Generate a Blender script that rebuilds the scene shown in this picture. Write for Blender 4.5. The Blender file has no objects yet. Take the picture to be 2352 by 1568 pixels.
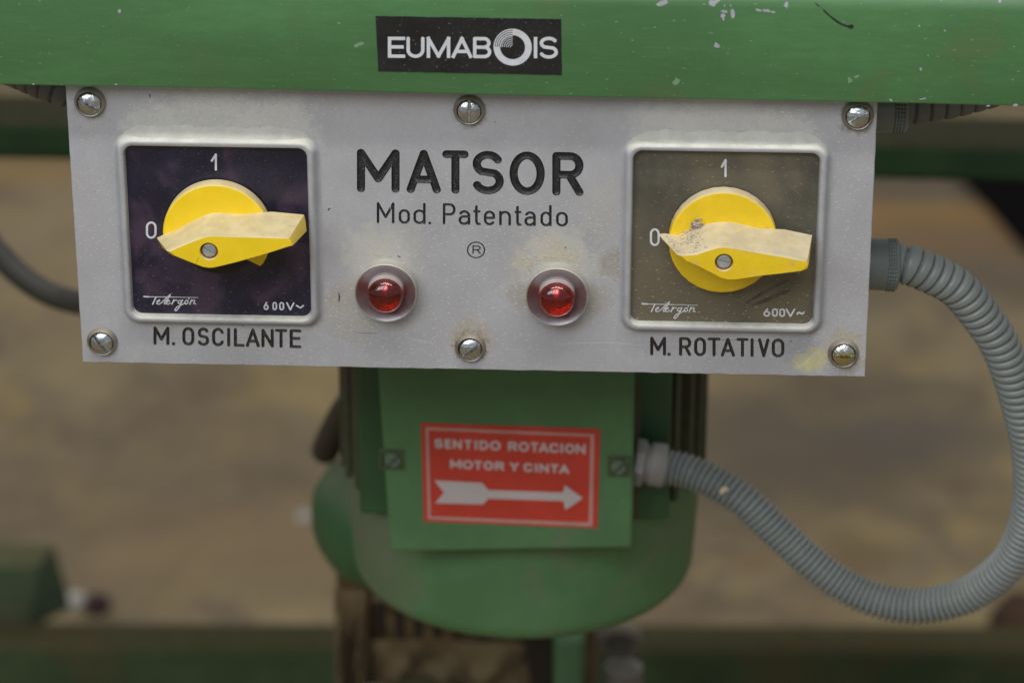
import bpy, math, random
import numpy as np
from mathutils import Vector, Matrix
from mathutils.geometry import delaunay_2d_cdt
random.seed(4); RNG = np.random.default_rng(7)
scene = bpy.context.scene
COL = scene.collection
S = 0.001           # geometry below is written in millimetres
Z0 = 700.0          # height of the panel's upper screws above the floor, mm

# ------------------------------------------------------------------ camera
CP = np.array([176.13850, -894.90990, 295.94830]); PIT, YAW, ROL, FPX = 0.3988, -0.0421, 0.0018, 6640.5259
def cam_axes():
    cp, sp, cy, sy, cr, sr = math.cos(PIT), math.sin(PIT), math.cos(YAW), math.sin(YAW), math.cos(ROL), math.sin(ROL)
    f = np.array([sy*cp, cy*cp, -sp]); r = np.array([cy, -sy, 0.0]); u = np.cross(r, f)
    return r*cr+u*sr, -r*sr+u*cr, f
AR, AU, AF = cam_axes()
cam_data = bpy.data.cameras.new('camera'); cam = bpy.data.objects.new('camera', cam_data); COL.objects.link(cam)
cam.matrix_world = Matrix(((AR[0], AU[0], -AF[0], CP[0]*S), (AR[1], AU[1], -AF[1], CP[1]*S),
                           (AR[2], AU[2], -AF[2], (CP[2]+Z0)*S), (0, 0, 0, 1)))
cam_data.sensor_width = 36; cam_data.lens = FPX/2352*36
cam_data.clip_start = 0.05; cam_data.clip_end = 60
cam_data.dof.use_dof = True; cam_data.dof.focus_distance = 0.955; cam_data.dof.aperture_fstop = 9.0
scene.camera = cam

# ------------------------------------------------------------------ world and lamps (a workshop: soft, even, overhead)
world = bpy.data.worlds.new('World'); scene.world = world; world.use_nodes = True
bg = world.node_tree.nodes['Background']; bg.inputs[0].default_value = (0.93, 0.97, 1.0, 1); bg.inputs[1].default_value = 0.27
def area(name, loc, target, sx, sy, power, color):
    l = bpy.data.lights.new(name, 'AREA'); l.shape = 'RECTANGLE'; l.size = sx; l.size_y = sy; l.energy = power; l.color = color
    o = bpy.data.objects.new(name, l); COL.objects.link(o); o.location = loc
    o.rotation_euler = (Vector(target)-Vector(loc)).to_track_quat('-Z', 'Y').to_euler(); return o
for k in range(4): area('window_light', (-2.2+.78*k, -2.6+.12*k, 2.5), (0.1, 0.1, 0.6), .52, 1.3, 11.5, (0.93, 0.97, 1.0))
for i, (x, y) in enumerate(((-0.55, -0.9), (0.35, -0.8), (1.1, -0.95), (0.1, 1.2))):
    area('ceiling_lamp', (x, y, 3.1), (x, y, 0), 1.2, 0.14, 11, (1.0, 0.97, 0.92))
scene.view_settings.view_transform = 'Standard'; scene.view_settings.look = 'None'
scene.view_settings.exposure = 0.36; scene.view_settings.gamma = 1.0
scene.cycles.max_bounces = 8

# ------------------------------------------------------------------ measuring: photograph pixel (2736 wide) onto a real plane, in mm
def ray(px, py):
    x, y = px/1.163265-1176, 784-py/1.163265
    return AF*FPX+AR*x+AU*y
def at(px, py, Y):
    d = ray(px, py); t = (Y-CP[1])/d[1]; p = CP+d*t; return float(p[0]), float(p[2])
def at3(px, py, Y):
    x, z = at(px, py, Y); return np.array([x, Y, z])
def onz(px, py, z):                         # onto a horizontal plane z mm above the floor
    d = ray(px, py); t = (z-Z0-CP[2])/d[2]; return CP+d*t

# ------------------------------------------------------------------ objects
def tag(o, label=None, cat=None, group=None, kind=None):
    if label: o['label'] = label
    if cat: o['category'] = cat
    if group: o['group'] = group
    if kind: o['kind'] = kind
    return o
ORG = {}
def thing(name, pos, label, cat, group=None):
    o = bpy.data.objects.new(name, None); COL.objects.link(o); o.empty_display_size = 0.02
    o.location = (pos[0]*S, pos[1]*S, (pos[2]+Z0)*S); ORG[o.name] = np.array(pos, float)
    return tag(o, label, cat, group)
def mesh_ob(name, V, F, mat, parent=None, smooth=40, kind=None, org=None):
    V = np.asarray(V, float).reshape(-1, 3)
    if parent is not None: o0 = ORG[parent.name]
    else: o0 = np.array(org if org is not None else V.mean(0), float)
    me = bpy.data.meshes.new(name)
    me.from_pydata(((V-o0)*S).tolist(), [], [list(map(int, f)) for f in F]); me.update()
    if smooth:
        me.shade_smooth(); me.set_sharp_from_angle(angle=math.radians(smooth))
    if mat: me.materials.append(mat)
    o = bpy.data.objects.new(name, me); COL.objects.link(o)
    ORG[o.name] = o0
    if parent is not None: o.parent = parent
    else: o.location = (o0[0]*S, o0[1]*S, (o0[2]+Z0)*S)
    if kind: o['kind'] = kind
    return o
def bevel(o, w, seg=2, ang=30):
    m = o.modifiers.new('bevel', 'BEVEL'); m.width = w*S; m.segments = seg; m.limit_method = 'ANGLE'; m.angle_limit = math.radians(ang); return o
def fix_normals(o):
    import bmesh
    bm = bmesh.new(); bm.from_mesh(o.data); bmesh.ops.recalc_face_normals(bm, faces=bm.faces); bm.to_mesh(o.data); bm.free(); return o

class MB:
    def __init__(s): s.V = []; s.F = []; s.n = 0
    def add(s, V, F):
        V = np.asarray(V, float).reshape(-1, 3); s.V.append(V); s.F += [[i+s.n for i in f] for f in F]; s.n += len(V); return s
    def box(s, x0, x1, y0, y1, z0, z1):
        V = [(x, y, z) for x in (x0, x1) for y in (y0, y1) for z in (z0, z1)]
        return s.add(V, [(0,1,3,2), (4,6,7,5), (0,4,5,1), (2,3,7,6), (0,2,6,4), (1,5,7,3)])
    def ob(s, *a, **k): return mesh_ob(a[0], np.vstack(s.V), s.F, *a[1:], **k)

def lathe(center, axis, prof, n=64, cap0=False, cap1=False):
    """prof = [(radius, distance along axis)]"""
    a = np.array(axis, float); a /= np.linalg.norm(a)
    t = np.array([0, 0, 1.0]) if abs(a[2]) < .9 else np.array([1.0, 0, 0])
    u = np.cross(a, t); u /= np.linalg.norm(u); v = np.cross(a, u)
    V = []; F = []
    for r, h in prof:
        for k in range(n):
            th = 2*math.pi*k/n; V.append(np.array(center)+a*h+u*r*math.cos(th)+v*r*math.sin(th))
    for i in range(len(prof)-1):
        for k in range(n):
            k2 = (k+1) % n; F.append((i*n+k, i*n+k2, (i+1)*n+k2, (i+1)*n+k))
    if cap0: F.append(tuple(range(n))[::-1])
    if cap1: F.append(tuple((len(prof)-1)*n+k for k in range(n)))
    return np.array(V), F

def spline(P, step):
    P = np.array(P, float); out = []
    Q = np.vstack([2*P[0]-P[1], P, 2*P[-1]-P[-2]])
    for i in range(1, len(Q)-2):
        p0, p1, p2, p3 = Q[i-1:i+3]
        for t in np.linspace(0, 1, 40, endpoint=False):
            out.append(.5*((2*p1)+(-p0+p2)*t+(2*p0-5*p1+4*p2-p3)*t*t+(-p0+3*p1-3*p2+p3)*t**3))
    out.append(P[-1]); out = np.array(out)
    for _ in range(30): out[1:-1] = (out[:-2]+out[2:])/4+out[1:-1]/2
    L = np.concatenate([[0], np.cumsum(np.linalg.norm(np.diff(out, axis=0), axis=1))])
    m = max(2, int(L[-1]/step)); s = np.linspace(0, L[-1], m)
    return np.stack([np.interp(s, L, out[:, k]) for k in range(3)], 1), s
def tube(path, s, rfun, n=32, cap=True):
    T = np.gradient(path, axis=0); T /= np.linalg.norm(T, axis=1)[:, None]
    u = np.cross(T[0], [0, 1, 0.01]); u /= np.linalg.norm(u); V = []
    th = np.arange(n)*2*math.pi/n
    for i in range(len(path)):
        u = u-T[i]*np.dot(u, T[i]); u /= np.linalg.norm(u); v = np.cross(T[i], u)
        r = rfun(s[i], th)*np.ones(n)
        V.append(path[i]+np.outer(np.cos(th)*r, u)+np.outer(np.sin(th)*r, v))
    V = np.vstack(V); F = []
    m = len(path)
    for i in range(m-1):
        for k in range(n):
            k2 = (k+1) % n; F.append((i*n+k, (i+1)*n+k, (i+1)*n+k2, i*n+k2))
    if cap: F.append(tuple(range(n))); F.append(tuple((m-1)*n+k for k in range(n))[::-1])
    return V, F

# ------------------------------------------------------------------ materials
def node_mat(name): 
    m = bpy.data.materials.new(name); m.use_nodes = True; nt = m.node_tree
    return m, nt, nt.nodes['Principled BSDF']
def N(nt, t, **k):
    n = nt.nodes.new(t)
    for a, b in k.items(): setattr(n, a, b)
    return n
def noise(nt, vec, scale, detail=4, rough=.55, dist=0):
    n = N(nt, 'ShaderNodeTexNoise'); n.inputs['Scale'].default_value = scale; n.inputs['Detail'].default_value = detail
    n.inputs['Roughness'].default_value = rough; n.inputs['Distortion'].default_value = dist
    nt.links.new(vec, n.inputs['Vector']); return n.outputs['Fac']
def rng(nt, v, a, b, c=0, d=1, smooth=True):
    n = N(nt, 'ShaderNodeMapRange'); n.interpolation_type = 'SMOOTHSTEP' if smooth else 'LINEAR'
    for i, x in zip(('From Min', 'From Max', 'To Min', 'To Max'), (a, b, c, d)): n.inputs[i].default_value = x
    nt.links.new(v, n.inputs['Value']); return n.outputs[0]
def mul(nt, a, b, op='MULTIPLY'):
    n = N(nt, 'ShaderNodeMath', operation=op)
    for i, x in enumerate((a, b)):
        if isinstance(x, (int, float)): n.inputs[i].default_value = x
        else: nt.links.new(x, n.inputs[i])
    return n.outputs[0]
def mix(nt, fac, a, b):
    n = N(nt, 'ShaderNodeMix', data_type='RGBA')
    if isinstance(fac, (int, float)): n.inputs[0].default_value = fac
    else: nt.links.new(fac, n.inputs[0])
    for i, x in ((6, a), (7, b)):
        if isinstance(x, tuple): n.inputs[i].default_value = (*x[:3], 1)
        else: nt.links.new(x, n.inputs[i])
    return n.outputs[2]
def mapping(nt, vec, scale, rot=(0, 0, 0), loc=(0, 0, 0)):
    n = N(nt, 'ShaderNodeMapping'); n.inputs['Scale'].default_value = scale; n.inputs['Rotation'].default_value = rot
    n.inputs['Location'].default_value = loc; nt.links.new(vec, n.inputs['Vector']); return n.outputs[0]
def surface(name, base, rough=.5, metal=0., var=.12, vs=60, stretch=(1, 1, 1), specks=None, dust=None, stains=None, bump=0., bs=1500, coat=0., streak=0., blotch=None, transmission=0, ior=1.5):
    """painted / metal / plastic with mottling, specks [(colour, cells per m, size 0-1, amount)], dust on up-facing parts (colour, amount), stains at places"""
    m, nt, P = node_mat(name); tc = N(nt, 'ShaderNodeTexCoord').outputs['Object']
    L = nt.links
    v = mapping(nt, tc, stretch) if stretch != (1, 1, 1) else tc
    n1 = noise(nt, v, vs, 5, .6); n2 = noise(nt, v, vs*9, 3, .6)
    lo = tuple(c*(1-var) for c in base); hi = tuple(min(1, c*(1+var)) for c in base)
    c = mix(nt, rng(nt, n1, .3, .7), lo, hi)
    c = mix(nt, rng(nt, n2, .35, .75, 0, .6), c, tuple(x*(1-var*.8) for x in base))
    if streak:
        ns = noise(nt, mapping(nt, tc, (1, 1, 14)), 90, 4, .7)
        c = mix(nt, rng(nt, ns, .5, .72, 0, streak), c, tuple(min(1, x*1.25+.02) for x in base))
    rg = rng(nt, n1, .2, .8, rough-.06, rough+.08)
    if blotch:
        nb = noise(nt, tc, blotch[1], 3, .6, .5); f = rng(nt, nb, blotch[2], blotch[2]+.16, 0, blotch[3]); c = mix(nt, f, c, blotch[0])
    for sc, cc, cl, am in (stains or []):
        # sc = (x, y, z, radius) in metres in object space
        d = N(nt, 'ShaderNodeVectorMath', operation='DISTANCE'); L.new(tc, d.inputs[0]); d.inputs[1].default_value = sc[:3]
        dd = mul(nt, d.outputs['Value'], mul(nt, rng(nt, noise(nt, tc, 260, 4, .65), .2, .8, -.5, .5, False), sc[3]*.9), 'ADD')
        f = rng(nt, dd, sc[3]*.55, sc[3], 1, 0)
        f = mul(nt, f, rng(nt, noise(nt, tc, 700, 4, .7), .25, .6, .35, 1))
        c = mix(nt, mul(nt, f, am), c, cc); rg = mul(nt, rg, mul(nt, f, cl), 'ADD')
    spk = None
    if specks:
        sx = N(nt, 'ShaderNodeSeparateXYZ'); L.new(tc, sx.inputs[0]); cb = N(nt, 'ShaderNodeCombineXYZ')
        L.new(sx.outputs[0], cb.inputs[0]); L.new(sx.outputs[2], cb.inputs[1]); flat = cb.outputs[0]
    for cc, sc, size, am in (specks or []):
        for k, rot in enumerate(((0, 0, .6), (0, 0, -.9))):
            vo = N(nt, 'ShaderNodeTexVoronoi'); vo.voronoi_dimensions = '2D'; vo.inputs['Scale'].default_value = sc*(1+.37*k)
            wv = mapping(nt, flat, (1, 2.6, 1), rot, (k*.013, k*.007, 0)); L.new(wv, vo.inputs['Vector'])
            vc = N(nt, 'ShaderNodeSeparateColor'); L.new(vo.outputs['Color'], vc.inputs[0])
            f = mul(nt, rng(nt, vo.outputs['Distance'], size*.5, size, 1, 0), rng(nt, vc.outputs[0], .35, .8))
            f = mul(nt, f, rng(nt, noise(nt, tc, sc*.06, 3), .36, .6, .25, 1)); f = mul(nt, f, am)
            c = mix(nt, f, c, cc); spk = f
    if dust:
        g = N(nt, 'ShaderNodeNewGeometry'); sp = N(nt, 'ShaderNodeSeparateXYZ'); L.new(g.outputs['Normal'], sp.inputs[0])
        nd = noise(nt, tc, 420, 5, .7)
        f = mul(nt, rng(nt, sp.outputs['Z'], .12, .75), rng(nt, nd, .2, .55, .55, 1)); f = mul(nt, f, dust[1])
        dc = mix(nt, rng(nt, noise(nt, tc, 150, 4), .35, .65), dust[0], tuple(x*.82 for x in dust[0]))
        c = mix(nt, f, c, dc); rg = mul(nt, rg, mul(nt, f, .4), 'ADD')
        if metal:
            mt = mul(nt, mul(nt, 1.0, f, 'SUBTRACT'), metal); L.new(mt, P.inputs['Metallic'])
    if metal and not dust: P.inputs['Metallic'].default_value = metal
    L.new(c, P.inputs['Base Color']); L.new(rg, P.inputs['Roughness'])
    P.inputs['Coat Weight'].default_value = coat; P.inputs['Coat Roughness'].default_value = .25
    if transmission: P.inputs['Transmission Weight'].default_value = transmission; P.inputs['IOR'].default_value = ior
    if bump:
        b = N(nt, 'ShaderNodeBump'); b.inputs['Strength'].default_value = bump; b.inputs['Distance'].default_value = .0003
        h = noise(nt, v, bs, 4, .6)
        if spk is not None: h = mul(nt, h, mul(nt, spk, .6), 'ADD')
        L.new(h, b.inputs['Height']); L.new(b.outputs[0], P.inputs['Normal'])
    return m

PANEL_O = np.array([-7.26, 0, -91.74])          # origin of the control panel: its lower left corner
def st(px, py, r, col, rough, am):
    x, z = at(px, py, 0); p = (np.array([x, 0, z])-PANEL_O)*S; return ((p[0], p[1], p[2], r*S), col, rough, am)
PD = (.50, .46, .36); BR = (.20, .165, .11); WD = (.56, .55, .51)
panel_stains = [st(1012, 695, 14, (.56, .54, .49), .2, .6), st(1492, 702, 15, (.56, .54, .48), .2, .65), st(1010, 672, 5, (.60, .53, .38), .2, .35), st(1470, 668, 7, (.62, .54, .37), .2, .5), st(1030, 700, 19, (.47, .45, .41), .1, .55), st(1480, 715, 20, (.47, .45, .41), .1, .55),
    st(940, 830, 14, (.37, .34, .28), .2, .5), st(1255, 905, 9.5, (.40, .345, .27), .3, .8), st(1256, 925, 7.2, BR, .3, .75),
    st(1646, 705, 6.5, (.29, .25, .18), .2, .65), st(1590, 800, 7, (.33, .30, .23), .2, .5), st(1388, 790, 5.5, (.29, .26, .19), .2, .5),
    st(1395, 700, 4, PD, .3, .7), st(1500, 680, 6, PD, .3, .7), st(905, 800, 5, (.36, .32, .24), .2, .4),
    st(560, 350, 20, WD, .2, .62), st(740, 352, 16, WD, .2, .62), st(400, 356, 12, WD, .2, .62), st(1930, 362, 20, WD, .2, .62), st(1780, 360, 15, WD, .2, .62), st(2100, 372, 13, WD, .2, .62),
    st(262, 915, 6.6, (.40, .37, .30), .2, .6), st(2252, 930, 9, (.42, .37, .26), .2, .8), st(2262, 960, 6, (.30, .26, .18), .2, .7),
    st(242, 275, 7.2, (.26, .23, .18), .2, .6), st(1255, 297, 7.2, (.22, .19, .14), .2, .7), st(2290, 312, 7.2, (.20, .17, .12), .2, .75),
    st(2175, 960, 5.5, (.60, .55, .22), .1, .75), st(2145, 968, 4, (.62, .57, .26), .1, .7), st(2130, 925, 8, (.29, .29, .31), 0, .5),
    st(320, 600, 26, (.42, .41, .40), .1, .4), st(1640, 560, 14, (.46, .44, .40), .1, .45)]
M_panel = surface('grey_panel_metal', (.427, .424, .455), .42, .2, .07, 45, bump=.32, bs=2600, stains=panel_stains,
                  specks=[((.62, .61, .58), 560, .20, .5), ((.66, .63, .54), 230, .13, .8), ((.09, .085, .08), 60, .03, .7)], dust=((.60, .57, .49), .9))
M_bezel = surface('dusty_switch_bezel', (.405, .41, .44), .40, .18, .10, 90, bump=.35, bs=1600, dust=((.70, .68, .60), .97), coat=.15,
                  specks=[((.70, .69, .66), 300, .10, .6), ((.36, .32, .23), 160, .12, .4)])
M_green = surface('green_beam_paint', (.068, .178, .064), .45, 0, .15, 22, stretch=(.5, 1, 2.2), bump=.22, bs=1500, streak=.35,
                  specks=[((.13, .26, .10), 260, .09, .6), ((.32, .38, .24), 70, .04, .8)],
                  blotch=((.105, .150, .060), 28, .56, .5), dust=((.22, .29, .20), .5))
M_green_motor = surface('green_motor_paint', (.074, .172, .068), .55, 0, .13, 26, bump=.15, bs=900, blotch=((.14, .15, .10), 18, .55, .5),
                        dust=((.24, .235, .18), .85), stains=[((-.066, -.035, .06, .05), (.15, .145, .10), .1, .7), ((-.060, -.045, .02, .03), (.14, .135, .09), .1, .5), ((.062, -.04, .05, .03), (.14, .17, .11), .1, .4)])
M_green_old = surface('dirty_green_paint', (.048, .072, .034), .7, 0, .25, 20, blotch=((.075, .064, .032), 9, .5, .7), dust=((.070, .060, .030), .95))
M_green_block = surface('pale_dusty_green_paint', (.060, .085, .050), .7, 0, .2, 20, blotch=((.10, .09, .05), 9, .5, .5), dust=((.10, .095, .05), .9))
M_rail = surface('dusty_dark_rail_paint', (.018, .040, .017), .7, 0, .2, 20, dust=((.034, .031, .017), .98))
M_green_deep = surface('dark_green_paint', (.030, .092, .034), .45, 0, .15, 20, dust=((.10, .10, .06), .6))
M_fin = surface('dusty_fin_paint', (.085, .092, .052), .7, 0, .25, 30, blotch=((.10, .085, .055), 30, .5, .7), dust=((.2, .18, .13), .8))
M_brown = surface('sawdust_covered_iron', (.085, .054, .028), .85, 0, .35, 25, blotch=((.16, .115, .055), 22, .5, .8), dust=((.17, .13, .075), .8))
M_ochre = surface('ochre_dusty_post', (.088, .060, .024), .85, 0, .35, 14, blotch=((.04, .04, .018), 12, .5, .7), dust=((.13, .10, .05), .8))
M_yellow = surface('yellow_knob_plastic', (.86, .60, .012), .33, 0, .05, 120, bump=.06, bs=1800, coat=.2, dust=((.72, .60, .36), .96),
                   specks=[((.74, .62, .32), 300, .08, .3)])
M_yellow_dirty = surface('grimy_yellow_plastic', (.82, .56, .013), .38, 0, .07, 120, bump=.1, bs=1800, coat=.1, dust=((.66, .56, .38), .98),
                   specks=[((.66, .54, .30), 260, .09, .35), ((.25, .20, .14), 90, .04, .5)], blotch=((.50, .38, .16), 110, .58, .6))
M_dial_l = surface('navy_dial_plate', (.0125, .011, .030), .36, 0, .3, 60, bump=.06, bs=2000, specks=[((.15, .145, .15), 560, .12, .6), ((.26, .24, .21), 140, .055, .7)],
                   blotch=((.056, .034, .064), 38, .47, .85))
M_dial_r = surface('dusty_brown_dial_plate', (.088, .082, .063), .40, 0, .25, 50, bump=.08, bs=2000, specks=[((.20, .185, .15), 560, .15, .65), ((.38, .35, .29), 150, .085, .85)],
                   blotch=((.150, .126, .086), 17, .42, .85))
M_hub = surface('black_hub_plastic', (.010, .011, .008), .4, 0, .2, 80)
M_chrome = surface('chrome', (.72, .71, .72), .14, 1, .04, 200, dust=((.50, .47, .42), .65))
M_ring = surface('dulled_chrome_dish', (.56, .52, .55), .34, .92, .10, 160, bump=.12, bs=3000, specks=[((.7, .68, .65), 700, .16, .5)])
M_collar = surface('dusty_white_collar', (.40, .395, .375), .6, 0, .08, 200, bump=.2, bs=2500, dust=((.47, .45, .39), .8))
M_screw = surface('zinc_screw_head', (.60, .63, .66), .24, 1, .18, 350, bump=.5, bs=900)
M_screw_dirty = surface('rusty_stained_screw_head', (.58, .60, .60), .26, 1, .18, 350, bump=.5, bs=900, blotch=((.62, .52, .16), 180, .45, .9))
M_gscrew = surface('dull_steel_screw', (.44, .47, .47), .5, .6, .12, 350, bump=.4, bs=1500, dust=((.45, .43, .38), .5))
M_rust = surface('rusty_recess', (.20, .075, .015), .7, 0, .3, 300)
M_washer = surface('nickel_cup_washer', (.38, .35, .31), .3, 1, .2, 250, bump=.2, bs=1800, dust=((.30, .26, .20), .55))
M_ink = surface('black_engraving_paint', (.014, .016, .018), .42, 0, .3, 400, bump=.5, bs=2600, specks=[((.22, .22, .21), 620, .18, .6), ((.38, .35, .27), 300, .09, .7)])
M_ink2 = surface('brown_black_engraving_paint', (.024, .019, .014), .45, 0, .3, 400, bump=.5, bs=2600, specks=[((.26, .23, .19), 620, .2, .6)])
M_white = surface('white_print', (.62, .62, .66), .5, 0, .1, 400)
M_white_st = surface('white_sticker_print', (.60, .61, .65), .45, 0, .08, 300, blotch=((.42, .34, .16), 130, .60, .55))
M_black_st = surface('black_sticker_vinyl', (.010, .010, .011), .42, 0, .3, 100, bump=.08, bs=1800, specks=[((.12, .115, .11), 380, .12, .6), ((.30, .27, .20), 110, .045, .8)])
M_red_st = surface('red_sticker_vinyl', (.50, .040, .022), .5, 0, .10, 60, bump=.05, bs=900)
M_pale_st = surface('pale_sticker_print', (.50, .44, .44), .55, 0, .05, 60)
M_pink_st = surface('faded_pink_border', (.48, .26, .23), .55, 0, .1, 60)
M_conduit = surface('grey_plastic_conduit', (.235, .258, .252), .30, 0, .08, 50, bump=.08, bs=1200, coat=.08, dust=((.30, .29, .26), .35))
M_conduit_d = surface('dark_grey_conduit', (.135, .142, .142), .5, 0, .1, 50, dust=((.16, .15, .12), .4))
M_gland = surface('grey_green_gland_plastic', (.185, .208, .205), .30, 0, .06, 80, bump=.1, bs=1500, specks=[((.32, .32, .29), 500, .13, .5)], dust=((.22, .215, .19), .4))
M_gland_m = surface('dusty_grey_metal_gland', (.25, .24, .24), .5, .2, .12, 80, dust=((.33, .31, .28), .8))
M_cable = surface('dark_rubber_cable', (.040, .037, .032), .6, 0, .1, 30)
M_chip = surface('bare_chipped_primer', (.36, .36, .40), .6, 0, .15, 500)
M_mark = surface('black_marker_line', (.012, .014, .012), .6, 0, .1, 300)
M_scr = surface('pale_scratch', (.58, .57, .59), .4, 0, .1, 500)
M_dark = surface('dark_grey_brown', (.05, .045, .04), .7, 0, .2, 300)  # plain dark tone for panel marks, lid screw slots and the ring bore
M_saw = surface('sawdust_grains', (.58, .50, .35), .9, 0, .2, 800)
M_green_post = surface('faded_green_post', (.055, .125, .055), .6, 0, .2, 20)
M_scr2 = surface('grey_scratch', (.22, .21, .19), .5, 0, .1, 300)
M_wipe = surface('wiped_dial_surface', (.082, .078, .061), .38, 0, .3, 200)
M_crack = surface('hairline_crack', (.25, .15, .01), .7, 0, .1, 300)
M_crust = surface('rusty_sawdust_crust', (.085, .055, .026), .95, 0, .45, 22, blotch=((.15, .105, .05), 30, .40, .6), bump=.6, bs=400, dust=((.16, .12, .06), .8))
M_drift = surface('settled_pale_dust', (.52, .51, .465), .95, 0, .1, 180, bump=.5, bs=1500, specks=[((.62, .55, .38), 300, .12, .7), ((.36, .31, .20), 160, .07, .5)])
M_smear = surface('grey_brown_grime', (.42, .35, .31), .9, 0, .3, 500, bump=.5, bs=1500)
M_black_shape = surface('black_shape', (.004, .003, .003), .95, 0, .2, 20); M_black_shape.node_tree.nodes['Principled BSDF'].inputs['Specular IOR Level'].default_value = .05
M_screwpaint = surface('grey_green_painted_screw', (.10, .15, .095), .6, 0, .2, 200)
M_post = surface('pale_dusty_pipe', (.115, .105, .088), .6, .2, .15, 30, dust=((.16, .15, .125), .7))
M_slotbrown = surface('dark_brown_iron', (.040, .028, .016), .9, 0, .2, 20)

for m_ in (M_rail, M_green_old, M_green_block, M_brown, M_ochre, M_fin): m_.node_tree.nodes['Principled BSDF'].inputs['Specular IOR Level'].default_value = .12
# ------------------------------------------------------------------ lettering: strokes -> one outline per glyph
def arc(cx, cy, rx, ry, a0, a1, n=14):
    t = np.radians(np.linspace(a0, a1, n)); return [(cx+rx*math.cos(x), cy+ry*math.sin(x)) for x in t]
STAD = arc(.5, .7, .5, .3, 0, 180)+arc(.5, .3, .5, .3, 180, 360)+[(1, .7)]
G = {
 'A': [[(0,0),(.5,1),(1,0)], [(.15,.28),(.85,.28)]],
 'B': [[(0,.52),(0,1),(.6,1)]+arc(.62,.76,.33,.24,90,-90)+[(0,.52),(0,0),(.6,0)]+arc(.64,.26,.36,.26,-90,90)+[(.5,.52)]],
 'C': [arc(.5,.70,.5,.3,20,180)+arc(.5,.3,.5,.3,180,340)],
 'D': [[(0,0),(0,1),(.4,1)]+arc(.4,.5,.6,.5,90,-90)+[(0,0)]],
 'E': [[(1,1),(0,1),(0,0),(1,0)], [(0,.52),(.9,.52)]],
 'I': [[(.5,0),(.5,1)]], 'L': [[(0,1),(0,0),(1,0)]],
 'M': [[(0,0),(0,1),(.5,.28),(1,1),(1,0)]],
 'W': [[(0,0),(0,1),(.5,.02),(1,1),(1,0)]],      # sharp-legged M of the sticker
 'N': [[(0,0),(0,1),(1,0),(1,1)]],
 'O': [STAD], 'Q': [arc(.5,.5,.5,.5,0,360,40)],
 'P': [[(0,0),(0,1),(.55,1)]+arc(.6,.74,.4,.26,90,-90)+[(0,.48)]],
 'R': [[(0,0),(0,1),(.55,1)]+arc(.6,.74,.4,.26,90,-90)+[(0,.48)], [(.55,.48),(1,0)]],
 'S': [arc(.5,.745,.47,.255,28,235)+arc(.5,.265,.5,.265,55,-155)],
 'T': [[(0,1),(1,1)], [(.5,1),(.5,0)]],
 'U': [[(0,1),(0,.35)]+arc(.5,.35,.5,.35,180,360)+[(1,1)]],
 'V': [[(0,1),(.5,0),(1,1)]], 'Y': [[(0,1),(.5,.45),(1,1)], [(.5,.45),(.5,0)]],
 '0': [STAD], '1': [[(.05,.58),(.85,1),(.85,0)]],
 '6': [arc(.5,.31,.5,.31,0,360,24), [(.03,.40),(.62,1)]],
 '~': [[(0,.35),(.15,.55),(.32,.58),(.5,.48),(.68,.38),(.85,.42),(1,.62)]],
 '.': [[(.5,0),(.5,.001)]],
 'a': [arc(.5,.42,.48,.23,150,0)+[(.98,0)], [(.98,.38),(.4,.38)]+arc(.4,.19,.4,.19,90,270,10)+[(.6,0),(.98,.13)]],
 'd': [[(1,1),(1,0)], arc(.5,.43,.5,.22,0,180)+arc(.5,.22,.5,.22,180,360)],
 'e': [[(0,.33),(1,.33),(1,.43)]+arc(.5,.43,.5,.22,0,180)+arc(.5,.22,.5,.22,180,325)],
 'n': [[(0,0),(0,.65)], [(0,.40)]+arc(.5,.42,.5,.23,165,0)+[(1,0)]],
 'o': [arc(.5,.43,.5,.22,0,180)+arc(.5,.22,.5,.22,180,360)+[(1,.43)]],
 't': [[(.38,.92),(.38,.2)]+arc(.72,.2,.34,.2,180,270,8)+[(1,0)], [(0,.66),(.95,.66)]],
}
def sdf(P, segs):
    """P (n,2); segs: (ax,ay,bx,by,r,butt)"""
    D = np.full(len(P), 1e9)
    for ax, ay, bx, by, r, butt in segs:
        a = np.array([ax, ay]); d = np.array([bx-ax, by-ay]); L = np.linalg.norm(d)
        if butt and L > 1e-6:
            d /= L; q = P-a; t = q@d; w = np.abs(q@np.array([-d[1], d[0]]))-r
            e = np.maximum(-t, t-L)-butt*r; o = np.maximum(w, e)
            out = np.hypot(np.maximum(w, 0), np.maximum(e, 0)); o = np.where(o > 0, out, o)
        else:
            t = np.clip(((P-a)@d)/max(L*L, 1e-9), 0, 1); o = np.linalg.norm(P-a-np.outer(t, d), axis=1)-r
        D = np.minimum(D, o)
    return D
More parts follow.
